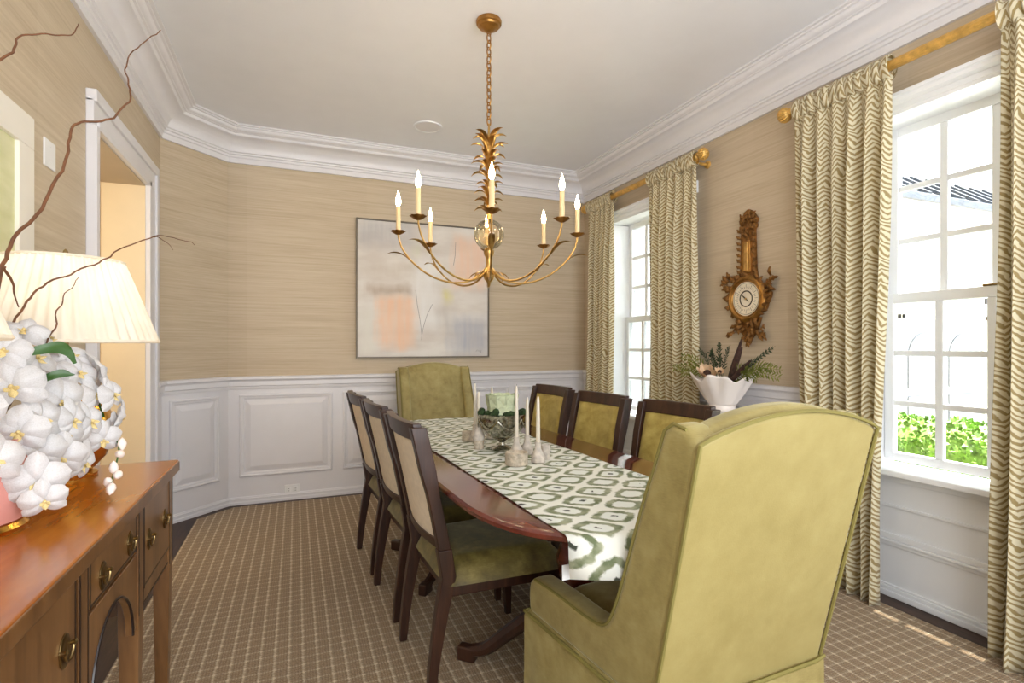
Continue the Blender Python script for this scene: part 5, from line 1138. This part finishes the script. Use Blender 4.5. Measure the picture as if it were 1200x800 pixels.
for (py, pz, s_, n, mt) in ((0.075, 0.095, 0.060, 14, 'peachflower'), (-0.035, 0.115, 0.030, 9, 'peachflower')):
    fo = empty('protea_bloom', (-0.075, py * 0.8 - 0.02, pz + 0.005), parent=ar); fo.rotation_euler = (R(30), R(-45), 0)
    for k in range(n):
        a = 2 * math.pi * k / n; rr = 0.55 if k % 2 else 0.8
        def fn(u, v, a=a, rr=rr):
            x = 2 * u - 1; wd = 0.38 * math.sin(math.pi * (0.15 + 0.8 * v)); rad = 0.2 + rr * v ** 0.7; h_ = 1.1 * v * (1.15 - 0.4 * rr); return (s_ * (rad * math.cos(a) - x * wd * math.sin(a)) * 0.7, s_ * (rad * math.sin(a) + x * wd * math.cos(a)), s_ * h_)
        MB().grid(fn, 3, 5).build('petal', mt, fo)
    MB().lathe([(0, 0), (0.3 * s_, 0.1 * s_), (0.35 * s_, 0.5 * s_), (0, 0.8 * s_)], 12, cap=False).build('centre', 'feather', fo)

ar.scale = (1.0, 1.2, 1.22)
# ------------------------------------------------------------------ outside the windows
struct(MB().box(2.92, 30, -14, 30, -0.75, -0.65).build('ground', 'ground', smooth=False), 'pale stone court outside the windows', 'ground')
hd = tag(empty('boxwood_hedge', (4.6, 2.6, -0.65)), 'bright green clipped boxwood hedge outside the window', 'hedge')
core = MB()
def hs(u, v):
    a = 2 * math.pi * u; x = 0.42 * math.copysign(abs(math.cos(a)) ** 0.5, math.cos(a)); z = 0.68 + 0.62 * math.copysign(abs(math.sin(a)) ** 0.5, math.sin(a)); y = -2.6 + 5.6 * v
    nz = noise.noise(Vector((x * 4, y * 4, z * 4))) * 0.05; return (x * (1 + nz), y, z * (1 + nz))
core.grid(hs, 36, 90); core.build('hedge_body', 'hedge', hd)
rh = random.Random(5); lv = MB()
for i in range(9000):
    y = rh.uniform(-2.4, 2.8); a = rh.uniform(0.25, 0.95) * math.pi
    x = 0.43 * math.copysign(abs(math.cos(a)) ** 0.5, math.cos(a)); z = 0.68 + 0.63 * abs(math.sin(a)) ** 0.5
    if rh.random() < 0.35: x = -0.43; z = rh.uniform(0.2, 1.2)
    nz = noise.noise(Vector((x * 4, y * 4, z * 4))) * 0.05; p = Vector((x * (1 + nz), y, z * (1 + nz)))
    d = Vector((rh.uniform(-1, .4), rh.uniform(-1, 1), rh.uniform(-.2, 1))).normalized(); s_ = Vector((rh.uniform(-1, 1), rh.uniform(-1, 1), rh.uniform(-1, 1))).cross(d).normalized(); L_ = rh.uniform(0.03, 0.055)
    lv.add([p, p + d * L_ * .5 + s_ * L_ * .35, p + d * L_, p + d * L_ * .5 - s_ * L_ * .35], [(0, 1, 2, 3)])
lo = lv.build('leaves', 'hedge', hd, smooth=False); lo['kind'] = 'stuff'
# the white wing of the house across the court
HYW = 6.4
hs_ = tag(empty('house_wing', (10.0, HYW, -0.65)), 'white painted house wing with grey roof across the court', 'building')
def hch(mb, name, mat, parent=None, **k):
    o = mb.build(name, mat, parent or hs_, **k)
    if parent is None: o.matrix_parent_inverse = Matrix.Translation(hs_.location).inverted()
    return o
hch(MB().box(5.6, 24, HYW, HYW + 5, -0.65, 3.75), 'wall', 'extwhite', smooth=False)
hch(MB().box(5.3, 24, HYW - 0.35, HYW + 0.02, 3.70, 3.98), 'eave', 'extcream', bevel=0.02)
hch(MB().box(5.3, 24, HYW - 0.42, HYW - 0.33, 3.86, 4.0), 'gutter', 'extroof', bevel=0.02)
rp = [(5.3, HYW - 0.36, 3.98), (24, HYW - 0.36, 3.98), (24, HYW + 0.55, 4.65), (5.3, HYW + 0.55, 4.65)]
hch(MB().add(rp + [(x, y + 0.05, z - 0.1) for x, y, z in rp], [(0, 1, 2, 3), (7, 6, 5, 4), (0, 4, 5, 1), (1, 5, 6, 2), (2, 6, 7, 3), (3, 7, 4, 0)]), 'roof', 'extroof', smooth=False)
for i in range(34):
    x = 5.6 + i * 0.5
    hch(MB().add([(x, HYW - 0.36, 3.985), (x + 0.12, HYW - 0.36, 3.985), (x + 0.12, HYW + 0.55, 4.655), (x, HYW + 0.55, 4.655), (x, HYW - 0.38, 4.045), (x + 0.12, HYW - 0.38, 4.045), (x + 0.12, HYW + 0.53, 4.715), (x, HYW + 0.53, 4.715)], [(0, 3, 2, 1), (4, 5, 6, 7), (0, 1, 5, 4), (1, 2, 6, 5), (2, 3, 7, 6), (3, 0, 4, 7)]), 'roof_batten', 'extdark', smooth=False)
hch(MB().box(5.6, 24, HYW + 0.55, HYW + 5, 3.7, 8.2), 'upper_wall', 'extwhite', smooth=False)
for x in (9.9,):
    wn = hch(MB().box(x - 0.62, x + 0.62, HYW + 0.48, HYW + 0.55, 4.72, 6.4), 'window', 'white', bevel=0.01)
    for i in range(2):
        for j in range(3): MB().box(x - 0.45 + i * 0.47, x - 0.02 + i * 0.47, HYW + 0.465, HYW + 0.485, 4.92 + j * 0.46, 5.32 + j * 0.46).build('pane', 'extglass', wn, smooth=False)
for k in range(2):
    x = 11.7 + k * 2.9
    dr = hch(MB().box(x - 1.25, x + 1.25, HYW - 0.04, HYW + 0.02, -0.65, 1.75), 'garage_door', 'extdoor', bevel=0.01)
    MB().box(x - 1.35, x - 1.25, HYW - 0.08, HYW, -0.65, 1.85).box(x + 1.25, x + 1.35, HYW - 0.08, HYW, -0.65, 1.85).box(x - 1.35, x + 1.35, HYW - 0.08, HYW, 1.75, 1.95).build('door_surround', 'extcream', dr, bevel=0.01)
    for s in (-1, 1):
        pa = [(x + s * 0.62 - 0.5, 0.45), (x + s * 0.62 + 0.5, 0.45)] + [(x + s * 0.62 + 0.5 * math.cos(math.pi * i / 12), 1.05 + 0.45 * math.sin(math.pi * i / 12)) for i in range(13)]
        MB().prism(pa, 0, 0.03, Matrix(((1, 0, 0, 0), (0, 0, -1, HYW - 0.04), (0, 1, 0, 0), (0, 0, 0, 1)))).build('arched_panel', 'extdoor', dr, bevel=0.012)
        MB().box(x + s * 0.62 - 0.5, x + s * 0.62 + 0.5, HYW - 0.07, HYW - 0.04, -0.5, 0.3).build('lower_panel', 'extdoor', dr, bevel=0.012)
ln = tag(empty('wall_lantern', (13.15, HYW, 2.25)), 'dark wall lantern on the white house outside', 'lantern')
MB().box(-0.05, 0.05, -0.03, 0, -0.15, 0.15).build('back_plate', 'iron', ln, bevel=0.01)
MB().tube(catmull([(0, -0.02, 0.05), (0, -0.15, 0.16), (0, -0.28, 0.12), (0, -0.30, 0.05)], 5), 0.015, 6).build('bracket', 'iron', ln)
MB().lathe([(0, 0.06), (0.05, 0.03), (0.12, -0.03), (0.12, -0.05), (0.09, -0.05), (0.07, -0.28), (0.03, -0.32), (0, -0.33)], 6, TR((0, -0.30, 0)), cap=False).build('lantern_body', 'iron', ln)
